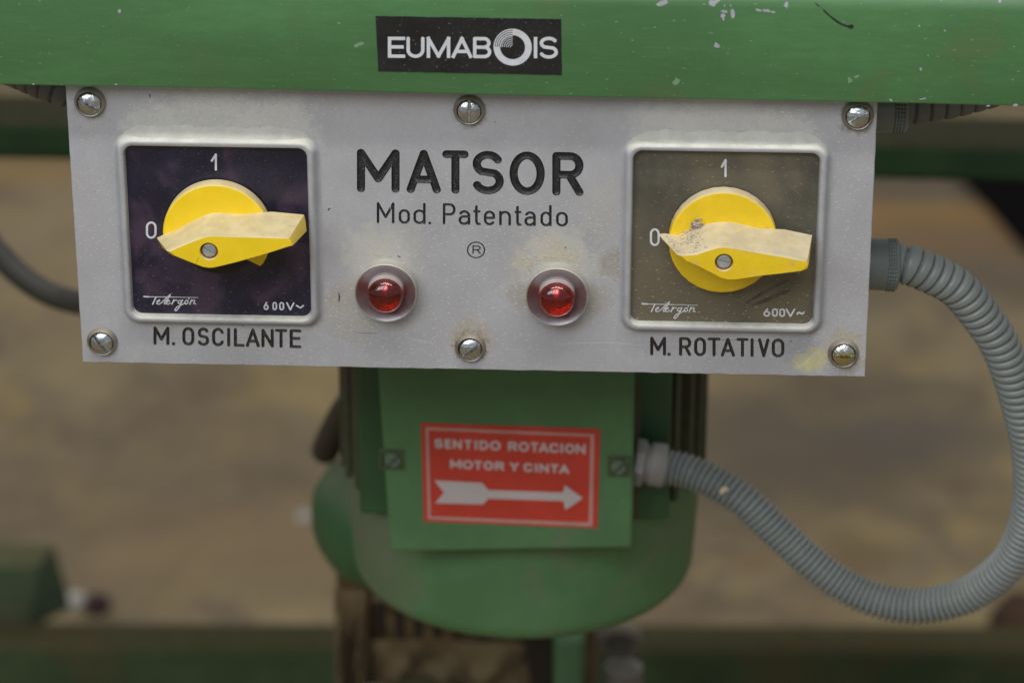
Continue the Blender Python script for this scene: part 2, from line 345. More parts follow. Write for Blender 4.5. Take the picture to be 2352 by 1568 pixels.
def contours(segs, cell):
    s = np.array([g[:5] for g in segs]); r = s[:, 4].max()*1.6+3*cell
    x0, x1 = min(s[:,0].min(), s[:,2].min())-r, max(s[:,0].max(), s[:,2].max())+r
    y0, y1 = min(s[:,1].min(), s[:,3].min())-r, max(s[:,1].max(), s[:,3].max())+r
    X = np.arange(x0, x1, cell); Y = np.arange(y0, y1, cell); gx, gy = np.meshgrid(X, Y, indexing='ij')
    D = sdf(np.stack([gx.ravel(), gy.ravel()], 1), segs).reshape(gx.shape)+1e-7
    ins = D < 0; c = ins[:-1,:-1].astype(int)+ins[1:,:-1]+ins[1:,1:]+ins[:-1,1:]
    link = {}; pos = {}
    def edge(i, j, k):     # k=0 along x from (i,j), 1 along y
        key = (i, j, k)
        if key not in pos:
            d0 = D[i, j]; d1 = D[i+1, j] if k == 0 else D[i, j+1]; t = d0/(d0-d1)
            pos[key] = (X[i]+(t*cell if k == 0 else 0), Y[j]+(t*cell if k == 1 else 0))
        return key
    for i, j in zip(*np.where((c > 0) & (c < 4))):
        a, b, cc, d = ins[i,j], ins[i+1,j], ins[i+1,j+1], ins[i,j+1]; es = []
        if a != b: es.append(edge(i, j, 0))
        if b != cc: es.append(edge(i+1, j, 1))
        if cc != d: es.append(edge(i, j+1, 0))
        if d != a: es.append(edge(i, j, 1))
        for p, q in ([(es[0], es[1])] if len(es) == 2 else [(es[0], es[1]), (es[2], es[3])]):
            link.setdefault(p, []).append(q); link.setdefault(q, []).append(p)
    loops = []; seen = set()
    for k in link:
        if k in seen: continue
        lp = [k]; seen.add(k); cur = k
        while True:
            nx = [m for m in link[cur] if m not in seen]
            if not nx: break
            cur = nx[0]; seen.add(cur); lp.append(cur)
        P = np.array([pos[m] for m in lp])
        if len(P) > 5:
            keep = [0]
            for t in range(1, len(P)):
                if np.linalg.norm(P[t]-P[keep[-1]]) > cell*.45: keep.append(t)
            loops.append(P[keep])
    return loops
def fill(loops):
    V = []; Fc = []
    for lp in loops:
        b = len(V); V += [Vector(p) for p in lp]; Fc.append(list(range(b, len(V))))
    ov, oe, of, *_ = delaunay_2d_cdt(V, [], Fc, 2, 1e-5)
    return np.array([(v[0], v[1]) for v in ov]), [list(f) for f in of]
def glyph_segs(items, x_a, top_a, bot_a, x_b, top_b, bot_b, Y, r, butt=0, org=(0, 0), sc=1., dot=1.15):
    """items: (char, x0, x1) in zoomed pixels; the line's top and bottom given at its two ends; returns one segment list per glyph, in mm on plane Y"""
    out = []
    for ch, x0, x1 in items:
        segs = []
        def pt(u, v):
            # outer box -> inset by r through mm space
            xx = x0+(x1-x0)*u; k = (xx-x_a)/(x_b-x_a)
            ty = top_a+(top_b-top_a)*k; by = bot_a+(bot_b-bot_a)*k; yy = by+(ty-by)*v
            return np.array(at(org[0]+xx/sc, org[1]+yy/sc, Y))
        c = pt(.5, .5); w = np.linalg.norm(pt(1, .5)-pt(0, .5)); h = np.linalg.norm(pt(.5, 1)-pt(.5, 0))
        ku = max(0, 1-2*r/w); kv = max(0, 1-2*r/h)
        for st_ in G[ch]:
            Q = [pt(.5+(u-.5)*ku if w > 2.6*r else .5, .5+(v-.5)*kv) for u, v in st_]
            for p, q in zip(Q[:-1], Q[1:]): segs.append((p[0], p[1], q[0], q[1], r*(dot if ch == '.' else 1), butt if ch != '.' and len(st_) < 7 else 0))
        out.append(segs)
    return out
def print_ob(name, glyphs, Y, mat, parent, cell):
    m = MB()
    for g in glyphs:
        v, f = fill(contours(g, cell))
        if len(f): m.add(np.stack([v[:,0], np.full(len(v), Y), v[:,1]], 1), f)
    o = m.ob(name, mat, parent, smooth=0); return fix_facing(o)
def fix_facing(o):
    me = o.data
    if len(me.polygons) and sum(p.normal.y*p.area for p in me.polygons) > 0: me.flip_normals()
    return o
def groove_ob(name, glyphs, depth, mat, parent, cell):
    m = MB()
    for segs in glyphs:
        s = np.array([g[:5] for g in segs]); r = s[:,4].max(); pad = r+3*cell
        X = np.arange(min(s[:,0].min(), s[:,2].min())-pad, max(s[:,0].max(), s[:,2].max())+pad, cell)
        Yy = np.arange(min(s[:,1].min(), s[:,3].min())-pad, max(s[:,1].max(), s[:,3].max())+pad, cell)
        gx, gy = np.meshgrid(X, Yy, indexing='ij'); D = sdf(np.stack([gx.ravel(), gy.ravel()], 1), segs).reshape(gx.shape)
        q = np.clip((D+r)/r, 0, 1); H = .04+depth*np.sqrt(1-q**2.6)
        ok = D < cell*1.6; cells = ok[:-1,:-1] & ok[1:,:-1] & ok[1:,1:] & ok[:-1,1:]
        idx = -np.ones(D.shape, int); use = np.zeros(D.shape, bool)
        for di in (0, 1):
            for dj in (0, 1): use[di:di+cells.shape[0], dj:dj+cells.shape[1]] |= cells
        idx[use] = np.arange(use.sum()); V = np.stack([gx[use], H[use], gy[use]], 1)
        i, j = np.where(cells)
        F = np.stack([idx[i,j], idx[i+1,j], idx[i+1,j+1], idx[i,j+1]], 1)
        m.add(V, F.tolist())
    return m.ob(name, mat, parent, smooth=180)

# ------------------------------------------------------------------ SETTING: floor
def quadplane(name, pts, mat, kind): 
    o = mesh_ob(name, pts, [tuple(range(len(pts)))], mat, None, 0, org=(0, 0, -Z0)); o['kind'] = kind; return o
def floor_material():
    m, nt, P = node_mat('dusty_concrete_floor'); L = nt.links; tc = N(nt, 'ShaderNodeTexCoord').outputs['Object']
    c = mix(nt, rng(nt, noise(nt, tc, 2.2, 5, .6, .3), .32, .68), (.150, .108, .052), (.262, .204, .108))
    c = mix(nt, rng(nt, noise(nt, tc, 9, 5, .65, .6), .42, .68, 0, .75), c, (.105, .074, .044))
    c = mix(nt, rng(nt, noise(nt, tc, 5, 4, .6, .4), .48, .64, 0, .6), c, (.30, .22, .085))
    c = mix(nt, rng(nt, noise(nt, mapping(nt, tc, (1.4, .8, 1), (0, 0, .5)), 11, 4, .65, .8), .50, .66, 0, .55), c, (.095, .072, .048))
    c = mix(nt, rng(nt, noise(nt, tc, 40, 4, .6), .4, .7, 0, .35), c, (.25, .19, .12))
    def blob(px, py, rx, ry, col, am, c):
        p = onz(px, py, 0); v = N(nt, 'ShaderNodeVectorMath', operation='SUBTRACT'); L.new(tc, v.inputs[0])
        v.inputs[1].default_value = (p[0]*S, p[1]*S, 0)
        w = mapping(nt, v.outputs[0], (1/rx, 1/ry, 1)); ln = N(nt, 'ShaderNodeVectorMath', operation='LENGTH'); L.new(w, ln.inputs[0])
        d = mul(nt, ln.outputs['Value'], rng(nt, noise(nt, tc, 7, 4, .6), .2, .8, -.45, .45, False), 'ADD')
        return mix(nt, rng(nt, d, .35, 1.1, am, 0), c, col)
    for a in ((2560, 600, .22, .10, (.30, .15, .03), .8), (2400, 590, .16, .08, (.28, .16, .05), .6), (2480, 500, .22, .07, (.09, .065, .045), .7),
              (1990, 1240, .13, .13, (.105, .078, .052), .7), (2120, 1210, .12, .12, (.09, .068, .048), .55), (2450, 1160, .14, .06, (.10, .08, .06), .6),
              (2420, 1120, .08, .10, (.095, .075, .06), .5), (60, 460, .14, .05, (.30, .19, .06), .7), (150, 660, .25, .25, (.27, .20, .12), .4), (500, 1350, .3, .25, (.12, .088, .055), .5),
              (720, 1460, .15, .10, (.24, .165, .08), .5), (2020, 1500, .02, .02, (.15, .085, .03), .5), (2300, 1480, .045, .04, (.13, .085, .03), .6), (2650, 690, .3, .2, (.12, .09, .06), .6)):
        c = blob(*a, c)
    L.new(c, P.inputs['Base Color']); P.inputs['Roughness'].default_value = .85
    b = N(nt, 'ShaderNodeBump'); b.inputs['Strength'].default_value = .3; b.inputs['Distance'].default_value = .004; L.new(noise(nt, tc, 60, 5), b.inputs['Height']); L.new(b.outputs[0], P.inputs['Normal'])
    return m
quadplane('floor', [(-9000, -4000, -Z0), (9000, -4000, -Z0), (9000, 14000, -Z0), (-9000, 14000, -Z0)], floor_material(), 'structure')

# ------------------------------------------------------------------ green beam
YB = -8.0
bl, brr = at(0, 227, YB), at(2736, 285.5, YB)
slope = (brr[1]-bl[1])/(brr[0]-bl[0])
def beam_z(x): return bl[1]+slope*(x-bl[0])
beam_x0, beam_x1 = -520., 820.
beam = thing('machine_beam', (beam_x0, YB, beam_z(beam_x0)), 'long green painted steel beam above the grey control panel, with chipped top edge', 'beam')
HB = 39.5; RB = 9.0
sec = [(0, 0), (0, HB-RB)]+[(RB-RB*math.cos(a), HB-RB+RB*math.sin(a)) for a in np.radians(np.linspace(6, 90, 14))]+[(90, HB), (90, 34.8), (3.2, 34.8-8), (3.2, 0)]
# closed hollow channel section: (depth back from the face, height)
sec = [(.8, 0), (.25, .25), (0, .8), (0, HB-RB)]+[(RB-RB*math.cos(a), HB-RB+RB*math.sin(a)) for a in np.radians(np.linspace(6, 90, 16))]+[(95, HB), (95, 0)]
V = []; F = []; xs = np.linspace(beam_x0, beam_x1, 100); n = len(sec)
for x in xs:
    for d, h in sec: V.append((x, YB+d, beam_z(x)+h+.12*math.sin(x*.031)+.05*math.sin(x*.17)))
for i in range(len(xs)-1):
    for k in range(n): F.append((i*n+k, i*n+(k+1) % n, (i+1)*n+(k+1) % n, (i+1)*n+k))
F.append(tuple(range(n))); F.append(tuple((len(xs)-1)*n+k for k in range(n)))
o = mesh_ob('beam_body', V, F, M_green, beam, 35); fix_normals(o)
def beam_pt(px, py, lift=.06):
    """pixel onto the face or the rounded shoulder of the beam"""
    x, z = at(px, py, YB); h = z-beam_z(x)
    if h <= HB-RB: return np.array([x, YB-lift, z])
    d = ray(px, py); d = d/np.linalg.norm(d); p = np.array([x, YB, z])
    for _ in range(400):
        hh = p[2]-beam_z(p[0])-(HB-RB); rr = math.hypot(hh, RB-(p[1]-YB))
        if rr <= RB+lift: break
        p = p+d*.08
    return p
def chip(name, pix, mat, parent, fn, jitter=.35, n=11, seed=0):
    r = random.Random(seed); m = MB()
    for ci, (px, py, rx, ry, rot) in enumerate(pix):
        c = []; lift_ = np.array([0, -.012*(ci % 7), 0])
        for k in range(n):
            a = 2*math.pi*k/n; q = 1+r.uniform(-jitter, jitter); u, v = rx*q*math.cos(a), ry*q*math.sin(a)
            c.append(fn(px+u*math.cos(rot)-v*math.sin(rot), py+u*math.sin(rot)+v*math.cos(rot)))
        m.add([fn(px, py)+lift_]+[q_+lift_ for q_ in c], [(0, k+1, (k+1) % n+1) for k in range(n)])
    return fix_facing(m.ob(name, mat, parent, smooth=60))
chip('paint_chips', [(1768, 10, 14, 7, -.3), (1778, 6, 6, 5, .5), (1903, 10, 8, 9, .2), (1915, 4, 9, 5, -.4), (1936, 31, 8, 5, .1), (1932, 43, 6, 6, 0), (1933, 52, 3, 5, 0), (1957, 36, 5, 11, -.15),
    (2028, 28, 8, 3, .1), (2048, 29, 12, 4, .05), (2066, 33, 6, 3, .3), (2100, 14, 5, 9, 0), (1917, 123, 9, 7, 0), (1913, 118, 4, 4, 0), (2456, 70, 2.5, 3, 0), (2524, 82, 3, 3, .4), (320, 30, 5, 5, 0),
    (2672, 4, 4, 5, 0), (2380, 268, 5, 2.5, .6), (2460, 185, 3, 4, 0), (2465, 264, 10, 2, -.2), (2712, 281, 7, 3, 0), (2640, 283, 6, 2, 0), (310, 226, 3, 2, 0), (1936, 16, 2, 3, 0), (1952, 15, 2, 3, 0), (90, 225, 3, 2, 0)], M_chip, beam, beam_pt)['kind'] = 'stuff'
M_palegreen = surface('rubbed_pale_green', (.16, .27, .15), .6, 0, .1, 300)
chip('rubbed_spots', [(1808, 217, 9, 9, .3), (1803, 222, 6, 6, 0), (960, 120, 14, 5, -.35), (905, 62, 5, 3, 0), (2290, 205, 7, 3, -.4), (2480, 148, 3, 3, 0), (2270, 215, 6, 8, 0)], M_palegreen, beam, beam_pt, seed=3)['kind'] = 'stuff'
# marker stroke
mk = [(2178, 8), (2186, 16), (2200, 28), (2218, 44), (2235, 57), (2248, 65), (2262, 70), (2272, 72)]
m = MB()
P = [beam_pt(x, y, .08) for x, y in mk]; w = [.25, .45, .6, .5, .75, .6, .6, .9]
for i in range(len(P)-1):
    d = P[i+1]-P[i]; nrm = np.array([-d[2], 0, d[0]])/np.hypot(d[0], d[2])
    m.add([P[i]-nrm*w[i]*.5, P[i]+nrm*w[i]*.5, P[i+1]+nrm*w[i+1]*.5, P[i+1]-nrm*w[i+1]*.5], [(0, 1, 2, 3)])
fix_facing(m.ob('marker_line', M_mark, beam, smooth=0))
chip('marker_dot', [(2273, 72, 7, 6, 0)], M_mark, beam, lambda a, b: beam_pt(a, b, .1), .25)
# sticker: a slightly wavy thin sheet
def sheet(name, corners, Y, th, mat, parent, nx=40, ny=8, wob=.02, jag=0., bow=0):
    c = [np.array(at(x, y, Y)) for x, y in corners]; V = []; F = []
    for j in range(ny+1):
        for i in range(nx+1):
            u, v = i/nx, j/ny; p = (c[0]*(1-u)+c[1]*u)*(1-v)+(c[3]*(1-u)+c[2]*u)*v
            e = jag*random.uniform(-1, 1) if j in (0, ny) or i in (0, nx) else 0
            V.append((p[0]+e*.5, Y+wob*math.sin(i*.9+j*1.3)*.5, p[1]+e))
    for j in range(ny):
        for i in range(nx):
            a = j*(nx+1)+i; F.append((a, a+nx+1, a+nx+2, a+1))
    b = [k for k in range(nx+1)]+[j*(nx+1)+nx for j in range(1, ny+1)]+[ny*(nx+1)+i for i in range(nx-1, -1, -1)]+[j*(nx+1) for j in range(ny-1, 0, -1)]
    n0 = len(V); V += [(V[k][0], Y+th, V[k][2]) for k in b]
    for q in range(len(b)): q2 = (q+1) % len(b); F.append((b[q], b[q2], n0+q2, n0+q))
    o = mesh_ob(name, V, F, mat, parent, 30); fix_facing(o); return o
sticker = sheet('sticker', [(1003.5, 43.5), (1499, 52.5), (1501, 201), (1011, 191)], YB-.20, .16, M_black_st, beam, jag=.07)
sticker['label'] = 'black rectangular sticker with white lettering and ring emblem'
o_, s_ = (950, 0), 3.92
gl = glyph_segs([('E',338,520),('U',533,722),('W',745,992),('A',1006,1222),('B',1230,1422)], 338, 388, 608, 1420, 391, 613, YB-.32, .55, .98, o_, s_)
gl += glyph_segs([('I',1865,1905),('S',1923,2120)], 1865, 391, 613, 2120, 386, 620, YB-.32, .55, .98, o_, s_)
print_ob('sticker_lettering', gl, YB-.26, M_white_st, sticker, .11)
def pz(x, y, o=o_, s=s_, Y=YB-.26): return at(o[0]+x/s, o[1]+y/s, Y)
cx_, cz_ = pz(1645, 497); Ro = abs(pz(1845, 497)[0]-cx_); Ri = Ro*.655
V = []; F = []; q = 60
for k in range(q+1):
    a = math.radians(90-270*k/q)
    for r in (Ri, Ro): V.append((cx_+r*math.cos(a), YB-.26, cz_+r*math.sin(a)))
for k in range(q): F.append((2*k, 2*k+1, 2*k+3, 2*k+2))
fix_facing(mesh_ob('emblem_ring', V, F, M_white_st, sticker, 0))
m = MB()
for t in range(9):
    r1 = Ro*(1-t*.108); r0 = r1-Ro*(.062 if t < 4 else .036)
    if r0 < 0: r0 = 0
    V = []; 
    for k in range(17):
        a = math.radians(90+90*k/16)
        for r in (r0, r1): V.append((cx_+r*math.cos(a), YB-.26, cz_+r*math.sin(a)))
    m.add(V, [(2*k, 2*k+1, 2*k+3, 2*k+2) for k in range(16)])
fix_facing(m.ob('emblem_arcs', M_white_st, sticker, smooth=0))

# ------------------------------------------------------------------ control panel
panel = thing('control_panel', PANEL_O, 'grey metal control panel with engraved black lettering, bolted under the green beam', 'control panel')
o2, s2 = (850, 200), 1.96
g_brand = glyph_segs([('M',203,427),('A',463,643),('T',650,788),('S',805,973),('Q',1002,1187),('R',1226,1390)], 203, 388, 615, 1390, 407, 636, 0, 1.36, 0, o2, s2)
g_mod = glyph_segs([('M',307,400),('o',422,481),('d',499,563),('.',576,594),('P',653,720),('a',735,798),('t',812,852),('e',868,927),('n',948,1010),('t',1028,1066),('a',1080,1141),('d',1164,1223),('o',1246,1308)],
                   307, 667, 778, 1308, 683, 796, 0, .43, 0, o2, s2)
g_reg = glyph_segs([('Q',779,875)], 779, 873, 961, 875, 873, 961, 0, .22, 0, o2, s2)+glyph_segs([('R',808,852)], 808, 893, 937, 852, 894, 938, 0, .22, 0, o2, s2)
o3, s3 = (330, 740), 4.438
g_osc = glyph_segs([('M',355,545),('.',573,617),('O',697,841),('S',877,1017),('C',1050,1193),('I',1225,1270),('L',1308,1437),('A',1450,1618),('N',1635,1783),('T',1795,1942),('E',1970,2110)], 355, 586, 803, 2108, 622, 845, 0, .54, 0, o3, s3)
o4, s4 = (1700, 860), 4.704
g_rot = glyph_segs([('M',175,375),('.',390,434),('R',538,692),('O',727,877),('T',898,1058),('A',1062,1243),('T',1260,1410),('I',1432,1480),('V',1530,1675),('O',1703,1862)], 175, 184, 421, 1860, 210, 447, 0, .53, 0, o4, s4)
loops = []
for gs, c in ((g_brand, .16), (g_mod, .09), (g_reg, .06), (g_osc, .10), (g_rot, .10)):
    for g in gs: loops += contours(g, c)
cBL, cBR = at(192*1.16327, 830*1.16327, 0), at(1985*1.16327, 864*1.16327, 0)
cTL, cTR = np.array(at(152*1.16327, 198*1.16327, 0)), np.array(at(2014*1.16327, 238*1.16327, 0))
cTL = cTL+(cTL-np.array(cBL))*.06; cTR = cTR+(cTR-np.array(cBR))*.06
# rim of the plate, faintly uneven as sawn and filed
def uneven(a, b, n, amp):
    a, b = np.array(a), np.array(b); d = (b-a)/np.linalg.norm(b-a); nr = np.array([-d[1], d[0]]); out = []
    for k in range(n):
        out.append(a+(b-a)*k/n+nr*(0 if k == 0 else amp*random.uniform(-1, 1)))
    return out
outer = np.array(uneven(cBL, cBR, 90, .10)+uneven(cBR, cTR, 40, .06)+uneven(cTR, cTL, 30, .02)+uneven(cTL, cBL, 40, .06))
fv, ff = fill([outer]+loops)
m = MB(); m.add(np.stack([fv[:,0], np.zeros(len(fv)), fv[:,1]], 1), ff)
o = m.ob('face_plate', M_panel, panel, smooth=0); fix_facing(o)
# chamfered edge and back
n = len(outer); cen = outer.mean(0); V = []; F = []
for inset, y in ((0, 0), (-.25, .22), (-.25, 2.6)):
    for p in outer:
        q = p+np.array([np.sign(p[0]-cen[0])*0, 0]); q = p-(cen-p)/np.linalg.norm(cen-p)*(-inset) if False else np.array([p[0]+(-inset if p[0] > cen[0] else inset)*0, p[1]])
        V.append((p[0]+(-inset)*(1 if p[0] > 250 else (-1 if p[0] < 0 else 0)), y, p[1]+inset*(1 if p[1] < -80 else 0)))
for k in range(n):
    k2 = (k+1) % n
    for a in (0, 1): F.append((a*n+k, a*n+k2, (a+1)*n+k2, (a+1)*n+k))
F.append(tuple(2*n+k for k in range(n)))
mesh_ob('plate_edge', V, F, M_panel, panel, 30)
for nm, gs, dp, mt, c in (('engraved_lettering', g_brand, 1.0, M_ink, .16), ('engraved_lettering', g_mod, .45, M_ink, .085), ('engraved_lettering', g_reg, .25, M_ink, .06),
                          ('engraved_lettering', g_osc, .5, M_ink2, .10), ('engraved_lettering', g_rot, .5, M_ink2, .10)):
    fix_facing(groove_ob(nm, gs, dp, mt, panel, c))
m = MB(); m.box(-4.5, 254.6, 2.8, 62, -88.5, 16)
bevel(m.ob('housing', M_green_old, panel, smooth=30), 1.2)
def panel_pt(px, py, lift=.05): x, z = at(px, py, -lift); return np.array([x, -lift, z])
def ribbon(name, lines, mat, parent, Y=-.05, kind='stuff'):
    m = MB()
    for pts, w in lines:
        P = [np.array(at(x, y, Y)) for x, y in pts]; L_ = len(P)
        W_ = [w*(.25+.75*math.sin(math.pi*(i+.3)/(L_-.4))) for i in range(L_)]
        for i in range(L_-1):
            d = P[i+1]-P[i]; nr = np.array([-d[1], d[0]])/np.linalg.norm(d)
            q = [P[i]-nr*W_[i]/2, P[i]+nr*W_[i]/2, P[i+1]+nr*W_[i+1]/2, P[i+1]-nr*W_[i+1]/2]
            m.add([(a[0], Y, a[1]) for a in q], [(0, 1, 2, 3)])
    return fix_facing(m.ob(name, mat, parent, smooth=0, kind=kind))
ribbon('scratches', [([(1078, 900), (1110, 908), (1135, 912), (1165, 918)], .22), ([(1478, 922), (1510, 918), (1560, 916), (1620, 915), (1700, 921), (1736, 922)], .22), ([(1796, 918), (1815, 918)], .15),
    ([(2240, 830), (2244, 880), (2238, 930)], .1), ([(1042, 520), (1044, 545), (1043, 560)], .15), ([(2105, 300), (2112, 303)], .5), ([(2085, 299), (2095, 301)], .7), ([(515, 960), (521, 964)], .6), ([(340, 930), (343, 934)], .5), ([(2180, 940), (2150, 975), (2125, 978)], .25)], M_scr, panel)
ribbon('dark_marks', [([(947, 888), (980, 890), (1010, 890)], .12), ([(905, 782), (907, 795), (905, 806)], .55), ([(1322, 326), (1325, 327)], .5), ([(1509, 661), (1513, 662)], .55), ([(876, 562), (882, 556)], .6), ([(400, 252), (401, 262)], .5),
    ([(1062, 684), (1070, 687)], .5), ([(2115, 910), (2112, 914)], .4), ([(1880, 907), (1980, 908), (2060, 912)], .12), ([(640, 868), (652, 872)], .3), ([(1120, 984), (1155, 986)], .5), ([(1425, 989), (1440, 990)], .5), ([(650, 972), (652, 973)], .4)], M_dark, panel)
# screws with cup washers
def screw_mesh():
    c = .13; R = 3.75; X = np.arange(-R-.2, R+.2, c); gx, gz = np.meshgrid(X, X, indexing='ij'); r = np.hypot(gx, gz)
    H = 1.95*np.sqrt(np.clip(1-(r/(R*1.08))**2, 0, 1)); slot = np.clip((np.abs(gz)-.36)/.16, 0, 1); H = np.where(slot < 1, H*slot+(.35)*(1-slot), H)
    H = H+.03*np.sin(gx*3+gz*2)*np.cos(gz*2.6)
    ok = r < R; cells = ok[:-1,:-1] & ok[1:,:-1] & ok[1:,1:] & ok[:-1,1:]; idx = -np.ones(r.shape, int); use = np.zeros(r.shape, bool)
    for a in (0, 1):
        for b in (0, 1): use[a:a+cells.shape[0], b:b+cells.shape[1]] |= cells
    idx[use] = np.arange(use.sum()); i, j = np.where(cells)
    me = bpy.data.meshes.new('screw_head'); me.from_pydata((np.stack([gx[use], -H[use]-1.0, gz[use]], 1)*S).tolist(), [], np.stack([idx[i,j], idx[i+1,j], idx[i+1,j+1], idx[i,j+1]], 1).tolist())
    me.shade_smooth(); me.set_sharp_from_angle(angle=math.radians(50)); return me
SM = screw_mesh(); SM.materials.append(M_screw)
SM2 = SM.copy(); SM2.materials[0] = M_screw_dirty
wv, wf = lathe((0, 0, 0), (0, -1, 0), [(5.25, 0), (5.2, .35), (4.7, 1.15), (4.42, 1.75), (4.25, 1.95), (4.05, 1.9), (3.9, 1.5), (3.8, .5), (3.6, .2)], 48)
WM = bpy.data.meshes.new('cup_washer'); WM.from_pydata((wv*S).tolist(), [], wf); WM.shade_smooth(); WM.set_sharp_from_angle(angle=math.radians(60)); WM.materials.append(M_washer)
def child(name, me, parent, pos_mm, rot=(0, 0, 0)):
    o = bpy.data.objects.new(name, me); COL.objects.link(o); o.parent = parent
    o.location = tuple((np.array(pos_mm)-ORG[parent.name])*S); o.rotation_euler = rot; ORG[o.name] = np.array(pos_mm, float); return o
for px, py, ang, tilt in ((207, 235, 32, 2), (1078, 253, 92, 0), (1970, 265, -30, -2), (235, 784, 52, 1), (1080.5, 798, -37, 3), (1937, 811, 3, 0)):
    x, z = at(px*1.16327, py*1.16327, 0)
    w_ = child('screw', WM, panel, (x, -.02, z))
    h = child('screw_head', SM2 if py > 805 else SM, w_, (x, -.02, z)); h.location = (0, 0, 0)
    h.rotation_euler = (math.radians(tilt), math.radians(ang), math.radians(tilt))
w_['label'] = 'screw with yellow stained head in the lower right corner'

# ------------------------------------------------------------------ rotary switches
def rrect(x0, x1, z0, z1, r, n=10):
    P = []
    for cx, cz, a0 in ((x1-r, z1-r, 0), (x0+r, z1-r, 90), (x0+r, z0+r, 180), (x1-r, z0+r, 270)):
        for a in np.linspace(a0, a0+90, n): P.append((cx+r*math.cos(math.radians(a)), cz+r*math.sin(math.radians(a))))
    return np.array(P)
YD = -.55
def switch(quad, label, dial_mat, ymat, sc, texts, front, base, disc, clip, gscrew, hub, grime=None, ripple=0):
    # quad: left, right, top, bottom of the visible dial in pixels (mid-edges)
    ym = (quad[2]+quad[3])/2; xm = (quad[0]+quad[1])/2
    x0, x1 = at(quad[0], ym, YD)[0], at(quad[1], ym, YD)[0]; z1, z0 = at(xm, quad[2], YD)[1], at(xm, quad[3], YD)[1]
    sw = thing('rotary_switch', ((x0+x1)/2, 0, (z0+z1)/2), label, 'rotary switch', 'yellow rotary switches on the grey panel')
    rings = [(4.4, .03, 6.6), (3.9, -.08, 6.2), (3.4, -.3, 5.6), (3.1, -.85, 5.2), (2.75, -1.7, 4.9), (2.45, -2.7, 4.8), (2.0, -3.25, 4.5), (1.4, -3.45, 4.1), (.75, -3.3, 3.6), (.35, -2.9, 3.3), (.15, -2.0, 3.1), (0, -.4, 3)]
    V = []; F = []
    for off, y, r in rings:
        P = rrect(x0-off, x1+off, z0-off, z1+off, r)
        for k, p in enumerate(P):
            V.append((p[0]+.05*math.sin(p[1]*.9+off), y+.05*math.sin(k*1.7+off*3), p[1]+.05*math.sin(p[0]*.7+off*2)))
    n = 40
    # densify long edges: the corner arcs are joined by straight runs
    for i in range(len(rings)-1):
        for k in range(n): F.append((i*n+k, (i+1)*n+k, (i+1)*n+(k+1) % n, i*n+(k+1) % n))
    o = mesh_ob('bezel', V, F, M_bezel, sw, 50); fix_normals(o)
    V = []; F = []; nu, nv = 90, 8; rr_ = random.Random(int(x0*7))
    for j in range(nv+1):
        for i in range(nu+1):
            u, t_ = i/nu, j/nv; e = 1-abs(2*u-1)**10
            w_ = (3.4+.35*math.sin(i*.31+x0)+.2*math.sin(i*.83))*e
            V.append((x0-2.2+(x1-x0+4.4)*u, -(2.9*(1-t_)**1.7*e+(.03 if t_ < .9 else -.04))-(rr_.uniform(0, .16) if 0 < j < nv else 0)*e, z1+1.5+(1.6+w_)*t_-(1-e)*1.5))
    for j in range(nv):
        for i in range(nu): a = j*(nu+1)+i; F.append((a, a+1, a+nu+2, a+nu+1))
    fix_facing(mesh_ob('dust_drift', V, F, M_drift, sw, 60, kind='stuff'))
    P = rrect(x0-.1, x1+.1, z0-.1, z1+.1, 3); dial = mesh_ob('dial_plate', [(p[0], YD, p[1]) for p in P]+[(p[0], -.05, p[1]) for p in P], [tuple(range(n))]+[(k, (k+1) % n, n+(k+1) % n, n+k) for k in range(n)], dial_mat, sw, 0)
    fix_normals(dial); dial['label'] = sc
    for nm, gl, c in texts: print_ob(nm, gl, YD-.07, M_white, dial, c)
    # hub under the disc
    hx, hz, hr = hub; v, f = lathe((hx, 0, hz), (0, -1, 0), [(hr, .5), (hr, 1.1), (hr-.4, 1.35), (0.01, 1.4)], 48); fix_normals(mesh_ob('hub', v, f, M_hub, sw, 50))
    # disc of the knob
    cx, cz, R = disc; yb, yf = -1.5, -6.2; prof = [(R, yb), (R, yf+.7), (R-.2, yf+.2), (R-.65, yf)]; V = []; F = []; n = 96
    for r, y in prof:
        for k in range(n):
            a = 2*math.pi*k/n; x, z = cx+r*math.cos(a), cz+r*math.sin(a)
            if clip is not None:
                ds = []
                for (ax, az), (bx, bz) in clip:
                    d = np.array([bx-ax, bz-az]); nn = np.array([-d[1], d[0]])/np.linalg.norm(d); ds.append(((x-ax)*nn[0]+(z-az)*nn[1], ax, az, bx, bz))
                if max(q[0] for q in ds) < 0:      # below both break lines: snap straight up to the broken edge
                    q = ds[0] if x < ds[0][3] else ds[1]
                    z = q[2]+(q[4]-q[2])*(x-q[1])/(q[3]-q[1])
            V.append((x+.04*math.sin(k*2.3)*ripple, y, z+.05*math.sin(k*1.9)*ripple))
    for i in range(len(prof)-1):
        for k in range(n): F.append((i*n+k, (i+1)*n+k, (i+1)*n+(k+1) % n, i*n+(k+1) % n))
    F.append(tuple((len(prof)-1)*n+k for k in range(n))); F.append(tuple(range(n)))
    o = mesh_ob('knob_disc', V, F, ymat, sw, 35); fix_normals(o)
    # grip lofted from its foot outline to its narrower front face
    YF, YG = -24.2, -6.0
    fr = [np.array(at(a, b, YF)) for a, b in front]; ba = [np.array(at(a, b, YG)) for a, b in base]; n = len(fr); cf = np.mean(fr, 0)
    V = []
    for t, ins in ((0, 0), (.5, -.0), (.94, 0), (.985, .012), (1, .045)):
        for p, q in zip(ba, fr):
            w = p*(1-t)+q*t; w = w+(cf-w)*ins; V.append((w[0], YG+(YF-YG)*t, w[1]))
    F = [(i*n+k, (i+1)*n+k, (i+1)*n+(k+1) % n, i*n+(k+1) % n) for i in range(4) for k in range(n)]
    F.append(tuple(range(n)))
